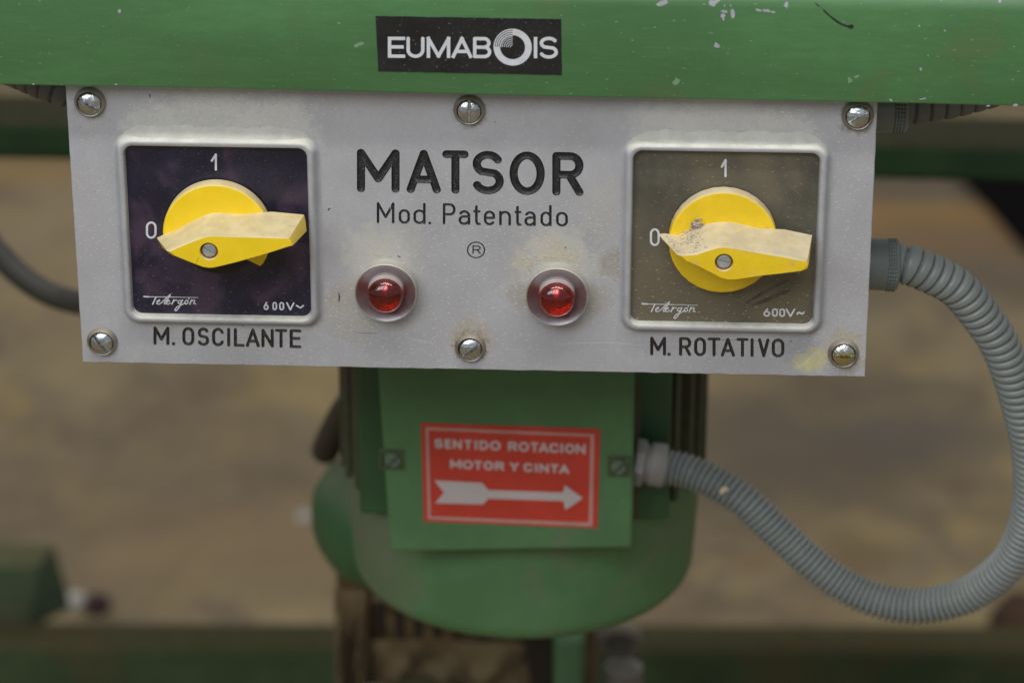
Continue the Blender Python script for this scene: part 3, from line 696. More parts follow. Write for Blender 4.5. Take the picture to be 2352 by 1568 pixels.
    # front face with a round recess for the screw
    gx, gz = at(*gscrew[:2], YF); gr = gscrew[2]
    loop = np.array([V[4*n+k] for k in range(n)])[:, [0, 2]]; circ = np.array([(gx+gr*math.cos(a), gz+gr*math.sin(a)) for a in np.linspace(0, 2*math.pi, 33)[:-1]])
    fv, ff = fill([loop, circ]); b = len(V); V += [(p[0], YF, p[1]) for p in fv]; F += [[i+b for i in f] for f in ff]
    rim = len(V)
    for rr, y in ((gr, YF), (gr-.12, YF+.4), (gr-.15, YF+2.6)):
        V += [(gx+rr*math.cos(a), y, gz+rr*math.sin(a)) for a in np.linspace(0, 2*math.pi, 33)[:-1]]
    for i in range(2):
        for k in range(32): F.append((rim+i*32+k, rim+i*32+(k+1) % 32, rim+(i+1)*32+(k+1) % 32, rim+(i+1)*32+k))
    import bmesh
    grip = mesh_ob('knob_grip', V, F, ymat, sw, 32)
    bm = bmesh.new(); bm.from_mesh(grip.data); bmesh.ops.remove_doubles(bm, verts=bm.verts, dist=2e-5); bmesh.ops.recalc_face_normals(bm, faces=bm.faces)
    yy = (YF-ORG[sw.name][1])*S; isf = {f_: all(abs(v_.co.y-yy) < 1e-6 for v_ in f_.verts) for f_ in bm.faces}
    for e_ in bm.edges:
        if len(e_.link_faces) == 2 and isf[e_.link_faces[0]] != isf[e_.link_faces[1]]: e_.smooth = False
    bm.to_mesh(grip.data); bm.free()
    v, f = lathe((gx, YF+2.4, gz), (0, -1, 0), [(gr-.1, 0), (gr-.1, 1.0), (gr-.75, 1.15), (gr-.8, .5)], 32); fix_normals(mesh_ob('rusty_ring', v, f, M_rust, grip, 40))
    # small cheese-head screw with slot
    c = .13; R2 = gr-.70; X = np.arange(-R2-.2, R2+.2, c); a_, b_ = np.meshgrid(X, X, indexing='ij'); r = np.hypot(a_, b_); th = math.radians(gscrew[3]); perp = -a_*math.sin(th)+b_*math.cos(th)
    H = 1.1-np.clip((r-R2+.5)/.5, 0, 1)**2*.4; H = np.where(np.abs(perp) < .27, .55, H); ok = r < R2; cells = ok[:-1,:-1] & ok[1:,:-1] & ok[1:,1:] & ok[:-1,1:]
    idx = np.arange(r.size).reshape(r.shape); i, j = np.where(cells)
    o = mesh_ob('grip_screw', np.stack([gx+a_.ravel(), YF+1.9-H.ravel(), gz+b_.ravel()], 1), np.stack([idx[i,j], idx[i+1,j], idx[i+1,j+1], idx[i,j+1]], 1).tolist(), M_gscrew, grip, 45); fix_facing(o)
    return sw
# script of the maker's name, traced as strokes in a 662 x 200 box
SCR = [([(345,322),(385,240)],6),([(395,300),(430,285),(425,268),(400,285),(395,315),(420,322),(450,305)],5),([(450,305),(540,218),(555,205),(550,228),(485,300),(487,320),(510,310)],5),
 ([(505,300),(545,285),(535,268),(510,290),(510,318),(535,322),(560,305)],5),([(575,322),(596,270)],6),([(590,292),(618,272),(638,278)],5),
 ([(692,275),(660,278),(645,303),(665,318),(690,292),(702,272),(655,368),(622,402),(606,390),(632,355),(725,312)],5),([(745,273),(725,298),(738,322),(762,308),(766,282),(745,273)],5),([(778,250),(771,262)],5),
 ([(785,322),(806,270)],6),([(800,292),(832,270),(846,280),(830,314),(857,318)],5)]
def script(fx, Y):
    sg = []
    k = abs(fx(400, 240, Y)[0]-fx(300, 240, Y)[0])/100
    for pts, w in SCR:
        Q = [fx(x, y, Y) for x, y in pts]
        for p, q in zip(Q[:-1], Q[1:]): sg.append((p[0], p[1], q[0], q[1], w*k*1.2, 0))
    Q = [fx(x, y, Y) for x, y in ((242,232),(300,234),(600,238),(884,243))]
    for (p, q), w in zip(zip(Q[:-1], Q[1:]), (9, 5, 3.6)): sg.append((p[0], p[1], q[0], q[1], w*k, 0))
    return [sg]
oc, scz = (150, 200), 1.96; YT = YD-.07
fx = lambda x, y, Y: at(330+x/4.438, 740+y/4.438, Y)
tL = [('numeral_one', glyph_segs([('1',808,846)], 808, 412, 502, 843, 412, 502, YT, .35, 0, oc, scz), .09),
      ('numeral_zero', glyph_segs([('0',470,526)], 470, 768, 858, 525, 768, 858, YT, .36, 0, oc, scz), .09),
      ('voltage_lettering', glyph_segs([('6',1660,1722),('0',1765,1822),('0',1845,1906),('V',1928,2028)], 1660, 292, 390, 2028, 299, 397, YT, .26, 0, o3, s3)
          +[[(*fx(2052,338,YT), *fx(2075,352,YT), .27, 0), (*fx(2075,352,YT), *fx(2098,368,YT), .2, 0), (*fx(2098,364,YT), *fx(2133,338,YT), .25, 0)]], .07),
      ('script_lettering', script(fx, YT), .06)]
zL = lambda x, y: (380+x/4.9, 440+y/4.9); D2 = 1.16327
fL = [(332,1138),(420,1098),(560,1040),(700,985),(800,950),(860,935),(930,930),(1020,935),(1300,943),(1650,952),(1925,962),(1955,1010),(1968,1062),(1600,1180),(1250,1278),(1000,1340),(930,1355),(860,1357),(780,1342),(700,1312),(520,1240),(400,1190)]
bL = [(190,958),(270,920),(440,850),(640,745),(760,690),(850,648),(930,630),(1050,628),(1300,645),(1690,615),(2118,655),(2138,740),(2152,868),(1700,930),(1300,1010),(1020,1060),(940,1075),(860,1078),(770,1065),(680,1040),(440,1060),(262,1090)]
ax, az = at(*zL(262, 955), -6.2); bx_, bz_ = at(*zL(1375, 1243), -6.2); cx2, cz2 = at(*zL(1568, 1338), -6.2)
dcL = at(497.7*D2, 541*D2, -6.2)
swl = switch((298*D2, 709.8*D2, 334.6*D2, 721.8*D2), 'left yellow rotary switch with broken knob disc on clean navy dial plate', M_dial_l, M_yellow, 'navy blue dial plate', tL,
       [zL(*p) for p in fL], [zL(*p) for p in bL], (dcL[0], dcL[1], 17.95), [((ax, az), (bx_, bz_)), ((bx_, bz_), (cx2, cz2))], (*zL(872, 1137), 3.05, -33), (dcL[0]-.3, dcL[1]-1.0, 14.5))
or_, sr_ = (1600, 240), 1.96
fxr = lambda x, y, Y: at(1600+(222+(x-228)*.451)/1.96, 240+(1117+(y-225)*.447+(x-228)*.004)/1.96, Y)
tR = [('numeral_one', glyph_segs([('1',637,673)], 637, 362, 458, 672, 362, 458, YT, .36, 0, or_, sr_), .09),
      ('numeral_zero', glyph_segs([('0',267,319)], 268, 725, 818, 318, 725, 818, YT, .36, 0, or_, sr_), .09),
      ('voltage_lettering', glyph_segs([('6',861,898),('0',906,938),('0',944,976),('V',978,1029),('~',1035,1078)], 862, 1143, 1187, 1077, 1146, 1191, YT, .29, 0, or_, sr_), .07),
      ('script_lettering', script(fxr, YT), .06)]
zR = lambda x, y: (1740+x/3.92, 460+y/3.92)
fR = [(278,872),(335,872),(450,862),(560,825),(660,795),(740,782),(800,785),(900,800),(1200,855),(1450,898),(1632,935),(1650,965),(1640,1010),(1600,1036),(1400,1062),(1180,1086),(1000,1112),(880,1130),(800,1131),(720,1110),(520,1005),(350,930)]
bR = [(70,648),(140,640),(280,660),(420,585),(560,548),(680,522),(770,518),(880,528),(1120,585),(1400,600),(1685,660),(1678,720),(1672,780),(1650,850),(1400,845),(1180,850),(1000,870),(880,880),(800,878),(700,850),(480,780),(180,770)]
dcR = at(1660.5*D2, 557.5*D2, -6.2)
swr = switch((1452.5*D2, 1874.5*D2, 346*D2, 739.8*D2), 'right yellow rotary switch with whole grimy knob disc on brown dusty dial plate', M_dial_r, M_yellow_dirty, 'dusty brown dial plate', tR,
       [zR(*p) for p in fR], [zR(*p) for p in bR], (dcR[0], dcR[1], 17.75), None, (*zR(762, 947), 3.05, -12), (dcR[0], dcR[1], 13), ripple=1)
ribbon('dial_scratches', [([(1600+a/1.96, 240+b/1.96) for a, b in ((640,1082),(690,1088),(745,1108),(780,1130),(772,1172))], .16), ([(1600+a/1.96, 240+b/1.96) for a, b in ((470,1075),(400,1052),(385,1075))], .16),
    ([(1600+a/1.96, 240+b/1.96) for a, b in ((1000,500),(1045,545),(1060,560))], .14)], M_scr2, [c for c in swr.children if c.name.startswith('dial_plate')][0], YD-.05)
ribbon('wiped_streaks', [([(1600+a/1.96, 240+b/1.96) for a, b in ((760,1125),(830,1080),(910,1035),(990,1000))], 1.3), ([(1600+a/1.96, 240+b/1.96) for a, b in ((800,1130),(880,1100),(960,1065),(1000,1050))], 1.6)], M_wipe, [c for c in swr.children if c.name.startswith('dial_plate')][0], YD-.035)
ribbon('crack', [([zL(745, 1210), zL(722, 1250), zL(705, 1305)], .14)], M_crack, [c for c in swl.children if c.name.startswith('knob_grip')][0], -24.24)
# grime lumps on the right grip
def lumps(name, pts, mat, parent, Y0, Y1=None, seed=1, kind='stuff'):
    r = random.Random(seed); m = MB()
    for px, py, sx, cnt, rad in pts:
        for _ in range(cnt):
            Y = Y0 if Y1 is None else r.uniform(Y0, Y1)
            x, z = at(px+r.gauss(0, sx[0]), py+r.gauss(0, sx[1]), Y); q = rad*r.uniform(.4, 1.2)
            V = []
            for dx, dy, dz in ((1,0,0),(-1,0,0),(0,1,0),(0,-1,0),(0,0,1),(0,0,-1)):
                k = q*r.uniform(.5, 1.3); V.append((x+dx*k*1.3, Y+dy*k*.6, z+dz*k))
            m.add(V, [(0,2,4),(2,1,4),(1,3,4),(3,0,4),(2,0,5),(1,2,5),(3,1,5),(0,3,5)])
    o = m.ob(name, mat, parent, smooth=60, kind=kind); return fix_normals(o)
lumps('grime', [(*zR(480, 560), (9, 8), 60, .55), (*zR(450, 620), (14, 6), 40, .4)], M_smear, swr, -8.5, -6.3, 5)

r_ = random.Random(9); m = MB(); BA = [np.array(at(*zR(*p), -6.0)) for p in bR]; FR = [np.array(at(*zR(*p), -24.2)) for p in fR]
for _ in range(300):
    k = r_.choice((0, 1, 1, 2, 2, 2, 3)); w1 = r_.random(); t_ = min(.9, max(.02, r_.gauss(.42, .25))); t_ = t_ if k > 1 else min(t_+.1, .9)
    if k == 3 and w1 > .5: continue
    p = (BA[k]*(1-w1)+BA[k+1]*w1)*(1-t_)+(FR[k]*(1-w1)+FR[k+1]*w1)*t_; y = -6.0-18.2*t_; q = r_.uniform(.12, .42)
    V = [(p[0]+dx*q*r_.uniform(.6, 1.6), y+dy*q*r_.uniform(.6, 1.6), p[1]+dz*q*.45) for dx, dy, dz in ((1,0,0),(-1,0,0),(0,1,0),(0,-1,0),(0,0,1),(0,0,-1))]
    m.add(V, [(0,2,4),(2,1,4),(1,3,4),(3,0,4),(2,0,5),(1,2,5),(3,1,5),(0,3,5)])
fix_normals(m.ob('grime', M_smear, swr, smooth=60, kind='stuff'))

# sawdust grains caught round the fittings
lumps('sawdust_grains', [(1010, 682, (22, 2), 26, .17), (1485, 690, (40, 4), 70, .24), (1540, 712, (12, 8), 26, .2), (1420, 705, (8, 8), 30, .2), (1255, 890, (20, 6), 40, .17), (1080, 700, (8, 6), 14, .2),
    (1940, 352, (110, 3), 90, .16), (575, 340, (90, 3), 70, .15), (905, 627, (10, 8), 5, .22), (1100, 650, (200, 60), 50, .10), (1300, 880, (160, 40), 30, .10), (1280, 470, (240, 110), 60, .08), (2260, 610, (40, 180), 60, .09), (260, 600, (30, 150), 40, .09), (1500, 620, (90, 60), 30, .10),
    (1385, 765, (6, 30), 40, .13), (1585, 790, (8, 40), 60, .13)], M_saw, panel, -.12)

# ------------------------------------------------------------------ pilot lights
def pilot_mat(name, col, emi=0):
    m, nt, P = node_mat(name); tc = N(nt, 'ShaderNodeTexCoord').outputs['Object']
    P.inputs['Roughness'].default_value = .10; P.inputs['Transmission Weight'].default_value = .55; P.inputs['IOR'].default_value = 1.49; P.inputs['Coat Weight'].default_value = .4; P.inputs['Coat Roughness'].default_value = .05
    g = N(nt, 'ShaderNodeNewGeometry'); sp = N(nt, 'ShaderNodeSeparateXYZ'); nt.links.new(g.outputs['Normal'], sp.inputs[0])
    c = mix(nt, rng(nt, noise(nt, tc, 500, 5, .7), .35, .7), col, tuple(x*.5 for x in col))
    vo = N(nt, 'ShaderNodeTexVoronoi'); vo.inputs['Scale'].default_value = 900; nt.links.new(tc, vo.inputs['Vector'])
    f = rng(nt, vo.outputs['Distance'], .10, .2, .3, 0); c = mix(nt, f, c, (.5, .30, .28))
    # dust lies on the top of the barrel, where the surface looks up
    d = mul(nt, rng(nt, sp.outputs['Z'], .25, .95), mul(nt, rng(nt, noise(nt, tc, 350, 4), .3, .7), .16)); c = mix(nt, d, c, (.62, .54, .50))
    b = N(nt, 'ShaderNodeBump'); b.inputs['Strength'].default_value = .35; b.inputs['Distance'].default_value = .0003; nt.links.new(noise(nt, tc, 700, 3), b.inputs['Height']); nt.links.new(b.outputs[0], P.inputs['Normal'])
    nt.links.new(c, P.inputs['Base Color']); nt.links.new(rng(nt, d, 0, 1, .12, .9, False), P.inputs['Roughness'])
    nt.links.new(rng(nt, d, 0, 1, .93, .3, False), P.inputs['Transmission Weight']); nt.links.new(rng(nt, d, 0, 1, .6, 0, False), P.inputs['Coat Weight'])
    return m
M_facet = surface('orange_lamp_facets', (.80, .42, .30), .25, .6, .25, 500)
M_barrel = surface('dusty_lens_barrel', (.25, .012, .012), .5, 0, .1, 300, dust=((.46, .39, .37), 1.5))
def pilot(px, py, lx, ly, label, lm):
    Yr = -5.2; x, z = at(px, py, Yr)
    t = thing('pilot_light', (x, 0, z), label, 'indicator light', 'red pilot lights on the grey panel')
    v, f = lathe((x, 0, z), (0, -1, 0), [(10.3, 0), (10.3, 1.0), (10.1, 4.4), (10.35, 4.9)], 72); fix_normals(mesh_ob('collar', v, f, M_collar, t, 50))
    v, f = lathe((x, 0, z), (0, -1, 0), [(10.35, 4.9), (10.35, 5.35), (10.15, 5.55), (9.9, 5.5)], 72); fix_normals(mesh_ob('chrome_rim', v, f, M_chrome, t, 50))
    v, f = lathe((x, 0, z), (0, -1, 0), [(9.9, 5.5), (9.0, 4.7), (8.0, 3.8), (7.0, 3.0), (6.4, 2.6), (6.1, 2.4)], 72); o = mesh_ob('reflector_dish', v, f, M_ring, t, 60); fix_normals(o)
    v, f = lathe((x, 0, z), (0, -1, 0), [(6.3, .6), (6.3, 2.4), (6.15, 5.0), (5.95, 7.2)], 64); fix_normals(mesh_ob('lens_barrel', v, f, M_barrel, t, 60))
    v, f = lathe((x, 0, z), (0, -1, 0), [(5.3, 4.6), (3.4, 3.2), (1.6, 4.4), (.01, 5.6)], 10); fix_normals(mesh_ob('faceted_reflector', v, f, M_facet, t, 0))
    prof = [(5.6, .8), (5.75, 7.1), (5.95, 7.2)]+[(5.95*math.cos(a), 7.2+3.9*math.sin(a)) for a in np.radians(np.linspace(6, 89, 14))]
    v, f = lathe((x, 0, z), (0, -1, 0), prof, 64, cap1=True, cap0=True); fix_normals(mesh_ob('lens', v, f, lm, t, 60))
    return t
LM1 = pilot_mat('red_lens_left', (.36, .004, .004)); LM2 = pilot_mat('red_lens_right', (.52, .007, .002))
pilot(886*D2, 673*D2, 0, 0, 'left red pilot light in a chrome dish, nearer the navy switch', LM1)
pilot(1279*D2, 682*D2, 0, 0, 'right red pilot light in a chrome dish, brighter at its lower half', LM2)

# ------------------------------------------------------------------ conduits
def knurl_gland(name, p0, axis, mat, parent, R=8.8, L1=6.0, L2=2.9):
    """smooth barrel, then a knurled band with small pyramids, then a lip"""
    a = np.array(axis, float); a /= np.linalg.norm(a); u = np.cross(a, [0, 0, 1.]); u /= np.linalg.norm(u); v = np.cross(a, u); n = 160; V = []; F = []
    rows = [(0, R-.5, 0), (.25, R, 0), (L1-.2, R, 0), (L1, R-.1, 0)]+[(L1+L2*k/16, R-.1, 1) for k in range(1, 16)]+[(L1+L2, R-.1, 0), (L1+L2+.5, R-.4, 0), (L1+L2+1.0, R-1.4, 0), (L1+L2+1.1, 5.5, 0)]
    for i, (h, r, kn) in enumerate(rows):
        for k in range(n):
            q = r+(.5*abs(math.sin(k*math.pi/4))*abs(math.sin((i-3)*math.pi/4)) if kn else 0); th = 2*math.pi*k/n
            V.append(np.array(p0)+a*h+u*q*math.cos(th)+v*q*math.sin(th))
    for i in range(len(rows)-1):
        for k in range(n): F.append((i*n+k, i*n+(k+1) % n, (i+1)*n+(k+1) % n, (i+1)*n+k))
    return fix_normals(mesh_ob(name, V, F, mat, parent, 30))
def corrugated(name, path_px, depths, R, p0, p1, mat, parent, groove=.22, amp=2.1, step=.26, n=40):
    P = [at3(x*D2, y*D2, Y) for (x, y), Y in zip(path_px, depths)]
    path, s = spline(P, step); Ltot = s[-1]
    pit = p0+(p1-p0)*np.clip(s/Ltot/.55, 0, 1); ph = np.concatenate([[0], np.cumsum(np.diff(s)/pit[1:])])
    def rf(si, th):
        p = np.interp(si, s, ph)+th/(2*math.pi); w = np.abs((p % 1)-.5)*2      # 1 at the groove, 0 on the crown
        pk = np.interp(si, s, pit); k = 1.7+3.8*max(0, (pk-2.4)/1.6)
        return R-amp*w**k-.10*w**2
    V, F = tube(path, s, rf, n); return mesh_ob(name, V, F, mat, parent, 60)
gx0, gz0 = at(2001*D2, 606*D2, 34)
cond = thing('flexible_conduit', (gx0, 34, gz0), 'large light grey corrugated conduit looping from panel side to green motor', 'conduit')
xe = 255.2
xa, xb = at(2036*D2, 606*D2, 34)[0], at(2058*D2, 606*D2, 34)[0]; knurl_gland('panel_gland', (xe, 34, at(2030*D2, 606*D2, 34)[1]), (1, 0, -.03), M_gland, cond, R=8.9, L1=xa-xe, L2=xb-xa)
pp = [(2052,606),(2085,608),(2128,624),(2190,655),(2226,691),(2256,730),(2287,773),(2316,836),(2342,920),(2362,1000),(2371,1080),(2368,1160),(2351,1228),(2318,1290),(2250,1350),(2181,1380),(2097,1391),(2017,1379),(1945,1348),(1865,1292),(1792,1226),(1714,1154),(1648,1112),(1595,1088),(1550,1076),(1500,1070),(1485,1069)]
dp = [34,34,35,37,39,41,43,46,50,54,58,62,66,70,75,79,83,87,91,95,99,103,107,110,112,113,113]
corrugated('corrugated_tube', pp, dp, 7.05, 4.0, 2.35, M_conduit, cond)
# motor-side fitting: flanged nut and collar
mg = at3(1463*D2, 1060*D2, 113); ma = at3(1548*D2, 1073*D2, 113)-mg; ma /= np.linalg.norm(ma)
v, f = lathe(mg-ma*1.2, ma, [(5, 0), (9.6, 0), (9.8, .5), (9.8, 3.4), (9.0, 4.1), (8.2, 4.2)], 8); fix_normals(mesh_ob('hex_nut', v, f, M_gland_m, cond, 25))
v, f = lathe(mg+ma*2.6, ma, [(7.6, 0), (7.6, 2.1), (8.5, 2.3), (8.6, 7.6), (8.2, 8.4), (6.8, 8.5)], 48); fix_normals(mesh_ob('collar', v, f, M_gland_m, cond, 40))
o = chip('sawdust_flake', [(1934, 1303, 8, 7, .3), (1928, 1310, 5, 8, 0)], M_saw, cond, lambda a, b: np.array([*at(a, b, 103), 0])[[0, 2, 1]]+np.array([0, 103-.2, 0]), .5)
o.data.transform(Matrix.Translation((0, -.0073, 0.0031)))
# upper right conduit
gz1 = at(2050*D2, 248*D2, 30)[1]
cu = thing('flexible_conduit', (255, 30, gz1), 'grey corrugated conduit leaving the panel top right corner behind the beam', 'conduit')
xa, xb = at(2050*D2, 270*D2, 30)[0], at(2078*D2, 270*D2, 30)[0]; knurl_gland('panel_gland', (255, 30, gz1), (1, 0, 0), M_gland, cu, R=8.3, L1=xa-255, L2=xb-xa)
corrugated('corrugated_tube', [(2072,241),(2103,239),(2180,226),(2262,205),(2350,178),(2480,135)], [30, 30, 31, 33, 36, 45], 6.9, 5.2, 4.4, M_conduit_d, cu, amp=1.2)
gl_ = at(160*D2, 205*D2, 34)
cu2 = thing('flexible_conduit', (gl_[0], 34, gl_[1]), 'dark grey corrugated conduit at the panel top left corner behind the beam', 'conduit')
corrugated('corrugated_tube', [(190,216),(150,200),(110,185),(60,164),(0,140),(-90,110)], [34, 34, 36, 40, 46, 60], 7.2, 4.6, 4.4, M_conduit_d, cu2, amp=1.3)
# dark cable far left
P = [np.array([-190., 84., 24.]), np.array([-150., 200., 6.])]+[at3(x*D2, y*D2, Y) for x, y, Y in ((-60,500,325),(0,585,325),(50,635,320),(110,673,315),(180,694,305),(280,700,270),(420,690,200))]+[np.array([74., 110., -56.]), np.array([78., 60., -50.])]
path, s = spline(P, 2.5); V, F = tube(path, s, lambda a, th: 5.6+0*th, 20)
tag(mesh_ob('cable', V, F, M_cable, None, 60), 'dark blurred cable curving down behind the left edge of the panel', 'cable')

# ------------------------------------------------------------------ electric motor
YL = 100.0; YM = 182.0
mx = at(1202*D2, 1000*D2, YM)[0]
xl_, xr_ = at(792*D2, 1150*D2, YM)[0], at(1612*D2, 1150*D2, YM)[0]; RM = 71.0
zb = at(1200*D2, 1467*D2, YM-63)[1]
motor = thing('electric_motor', (mx, YM, zb), 'green electric motor with terminal box hanging below the grey control panel', 'motor')
mx += 0.1; RM = 73.2; Htop = at(1713, 1428, YM-70)[1]-zb; print('Htop', Htop)
prof = [(.01, 0), (45, .2), (61, .5)]+[(62+(RM-64.6)*math.sin(a), .6+9.5*(1-math.cos(a))) for a in np.radians(np.linspace(10, 90, 14))]+[(RM-1.4, 28), (RM, 55), (RM, Htop), (RM-.8, Htop+.8), (RM-4, Htop+1.0), (RM-10, Htop+1.2)]
v, f = lathe((mx, YM, zb), (0, 0, 1), prof, 128); fix_normals(mesh_ob('fan_cowl', v, f, M_green_motor, motor, 40))
ZT = 14-zb; v, f = lathe((mx, YM, zb), (0, 0, 1), [(71, Htop-6), (71, ZT), (69, ZT+4), (40, ZT+7), (.01, ZT+8)], 96); fix_normals(mesh_ob('stator_housing', v, f, M_fin, motor, 40))
FM = None
for k in range(40):
    a = 2*math.pi*k/40+.04
    if math.sin(a) < -.80: continue
    if FM is None:
        m = MB(); m.box(69, 75., -1.6, 1.6, Htop+1.3, ZT); FM = bpy.data.meshes.new('cooling_fin'); FM.from_pydata((np.vstack(m.V)*S).tolist(), [], m.F); FM.materials.append(M_fin)
    o = bpy.data.objects.new('cooling_fin', FM); COL.objects.link(o); o.parent = motor; o.rotation_euler = (0, 0, a)
# flat pads either side of the box
for px0, px1, yy in (((750+372/1.794), (750+520/1.794), 124), ((750+1640/1.794), (750+1868/1.794), 124)):
    xa, xb = at(px0, 1200, yy)[0], at(px1, 1200, yy)[0]
    m = MB(); m.box(min(xa, xb), max(xa, xb), yy, YM-20, zb+Htop+.5, zb+ZT-2); bevel(m.ob('side_pad', M_green_deep, motor, smooth=30), 1.2)
# terminal box with lid
def cz(px, py): return (750+px/1.794, 950+py/1.794)
B = [at(*cz(462, 60), YL), at(*cz(1700, 90), YL), at(*cz(1690, 925), YL), at(*cz(522, 945), YL)]
dv = np.array(B[0])-np.array(B[3]); B[0] = tuple(np.array(B[3])+dv*1.5); dv = np.array(B[1])-np.array(B[2]); B[1] = tuple(np.array(B[2])+dv*1.5)
V = [(x, YL, z) for x, z in B]+[(x+(1.2 if i in (0, 3) else -1.2), YL+9, z) for i, (x, z) in enumerate(B)]
o = mesh_ob('terminal_box_lid', V, [(0,1,2,3), (4,7,6,5), (0,4,5,1), (1,5,6,2), (2,6,7,3), (3,7,4,0)], M_green_motor, motor, 30); fix_normals(o); bevel(o, 1.6, 3); lid = o
m = MB(); m.box(B[3][0]+2.5, B[2][0]-2.0, YL+9.2, YL+55, B[3][1]+2.5, B[0][1]); bevel(m.ob('terminal_box', M_green_motor, motor, smooth=30), 2)
for px, py, dx in ((540, 497, -1), (1622, 530, 1)):
    x, z = at(*cz(px, py), YL)
    if dx < 0: xx = (x-5.4, x+3.9)
    else: xx = (x-4.2, x+4.6)
    m = MB(); t_ = .9
    # a small raised square frame round the screw
    m.box(xx[0], xx[1], YL-.9, YL+.3, z+3.4, z+3.4+t_); m.box(xx[0], xx[1], YL-.9, YL+.3, z-3.9, z-3.9+t_); m.box(xx[1]-t_, xx[1], YL-.9, YL+.3, z-3.0, z+3.4); m.box(xx[0], xx[0]+t_, YL-.9, YL+.3, z-3.0, z+3.4)
    m.ob('screw_boss', M_fin, lid, smooth=30)
    v, f = lathe((x, YL, z), (0, -1, 0), [(3.1, 0), (3.1, 1.1), (2.6, 1.6), (.01, 1.7)], 32); fix_normals(mesh_ob('lid_screw', v, f, M_screwpaint, lid, 40))
    m = MB(); c, s_n = math.cos(.8), math.sin(.8)
    V = [(x+u*c-w*s_n, y, z+u*s_n+w*c) for u in (-2.9, 2.9) for w in (-.4, .4) for y in (YL-1.78, YL-1.2)]
    m.add(V, [(0,1,3,2), (4,6,7,5), (0,4,5,1), (2,3,7,6), (0,2,6,4), (1,5,7,3)]); m.ob('screw_slot', M_dark, lid, smooth=0)  # slot drawn as a dark bar on the screw head
# warning sticker
ow, sw_ = (1100, 1120), 4.3556
W = lambda x, y: (ow[0]+x/sw_, ow[1]+y/sw_)
ws = sheet('warning_sticker', [W(108, 40), W(2195, 112), W(2160, 1264), W(140, 1187)], YL-.25, .2, M_red_st, motor, jag=.04, wob=.03)
ws['label'] = 'red sticker with white wording and an arrow pointing right'
YW = YL-.36
g = glyph_segs([('S',262,362),('E',385,458),('N',478,582),('T',612,700),('I',728,765),('D',788,892),('Q',910,1036),('R',1122,1226),('Q',1243,1366),('T',1383,1476),('A',1478,1592),('C',1603,1715),('I',1728,1765),('Q',1783,1896),('N',1910,2022)], 262, 224, 332, 2020, 288, 403, YW, .45, .9, ow, sw_)
g += glyph_segs([('M',448,577),('Q',590,716),('T',728,817),('Q',835,952),('R',968,1077),('Y',1143,1247),('C',1303,1412),('I',1432,1468),('N',1488,1596),('T',1613,1710),('A',1716,1834)], 448, 466, 568, 1832, 528, 632, YW, .45, .9, ow, sw_)
print_ob('sticker_lettering', g, YW, M_pale_st, ws, .14)
ar = [(262,708),(820,738),(890,820),(1760,850),(1782,765),(1992,915),(1790,1052),(1765,948),(890,920),(830,987),(275,972),(375,850)]
fix_facing(mesh_ob('arrow', [(at(*W(*p), YW)[0], YW, at(*W(*p), YW)[1]) for p in ar], [tuple(range(12))], M_pale_st, ws, 0))
bo = [(160,90),(2125,172),(2103,1243),(188,1160)]; bi = [(195,124),(2082,202),(2062,1200),(222,1126)]
V = [(at(*W(*p), YW)[0], YW, at(*W(*p), YW)[1]) for p in bo+bi]
fix_facing(mesh_ob('sticker_border', V, [(k, (k+1) % 4, 4+(k+1) % 4, 4+k) for k in range(4)], M_pink_st, ws, 0))

# ------------------------------------------------------------------ things behind and below, out of focus
# green drum to the left of the motor
Yd = 262.0; dc = at3(868*D2, 1188*D2, Yd)
v, f = lathe(dc, (-.80, -.58, -.05), [(.01, 27), (14, 26), (23, 21), (29.5, 12), (31.5, 0), (31.5, -30), (.01, -30)], 64)
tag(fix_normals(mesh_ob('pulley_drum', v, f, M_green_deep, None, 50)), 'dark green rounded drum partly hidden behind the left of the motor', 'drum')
# dark lever above the drum
a, b = at3(895*D2, 1000*D2-170, 300), at3(742*D2, 985*D2, 300)
P = [at3(985, 1020, 225), at3(930, 1085, 262), at3(893, 1150, 285), at3(868, 1205, 300)]
path, s = spline(P, 3); V, F = tube(path, s, lambda q, th: 6.5+0*th, 12)
tag(mesh_ob('lever', V, F, M_slotbrown, None, 50), 'short dark blurred lever leaning beside the motor above the drum', 'lever')
# upper rear rail, square section
Yr = 520.0
ra = [at3(-300, 246*D2-10, Yr), at3(3000, 304*D2+14, Yr)]      # top front edge line (approx.)
def bar(name, A, Bp, hz_, dy, mat, label, cat, bw=2.):
    A, Bp = np.array(A), np.array(Bp); V = []
    for p in (A, Bp):
        for y, z in ((0, 0), (dy, 0), (dy, -hz_), (0, -hz_)): V.append((p[0], p[1]+y, p[2]+z))
    o = mesh_ob(name, V, [(0,1,2,3), (4,7,6,5), (0,4,5,1), (1,5,6,2), (2,6,7,3), (3,7,4,0)], mat, None, 30); fix_normals(o); bevel(o, bw, 3); return tag(o, label, cat)
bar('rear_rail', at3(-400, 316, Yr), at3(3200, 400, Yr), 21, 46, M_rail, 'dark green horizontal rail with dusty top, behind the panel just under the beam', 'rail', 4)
# lower frame rail near the floor
lo1, lo2 = onz(-500, 1722, 75), onz(3300, 1736, 75)
bar('base_rail', lo1, lo2, 60, 36, M_green_old, 'dark green dusty frame rail crossing the bottom of the picture near the floor', 'rail', 6)
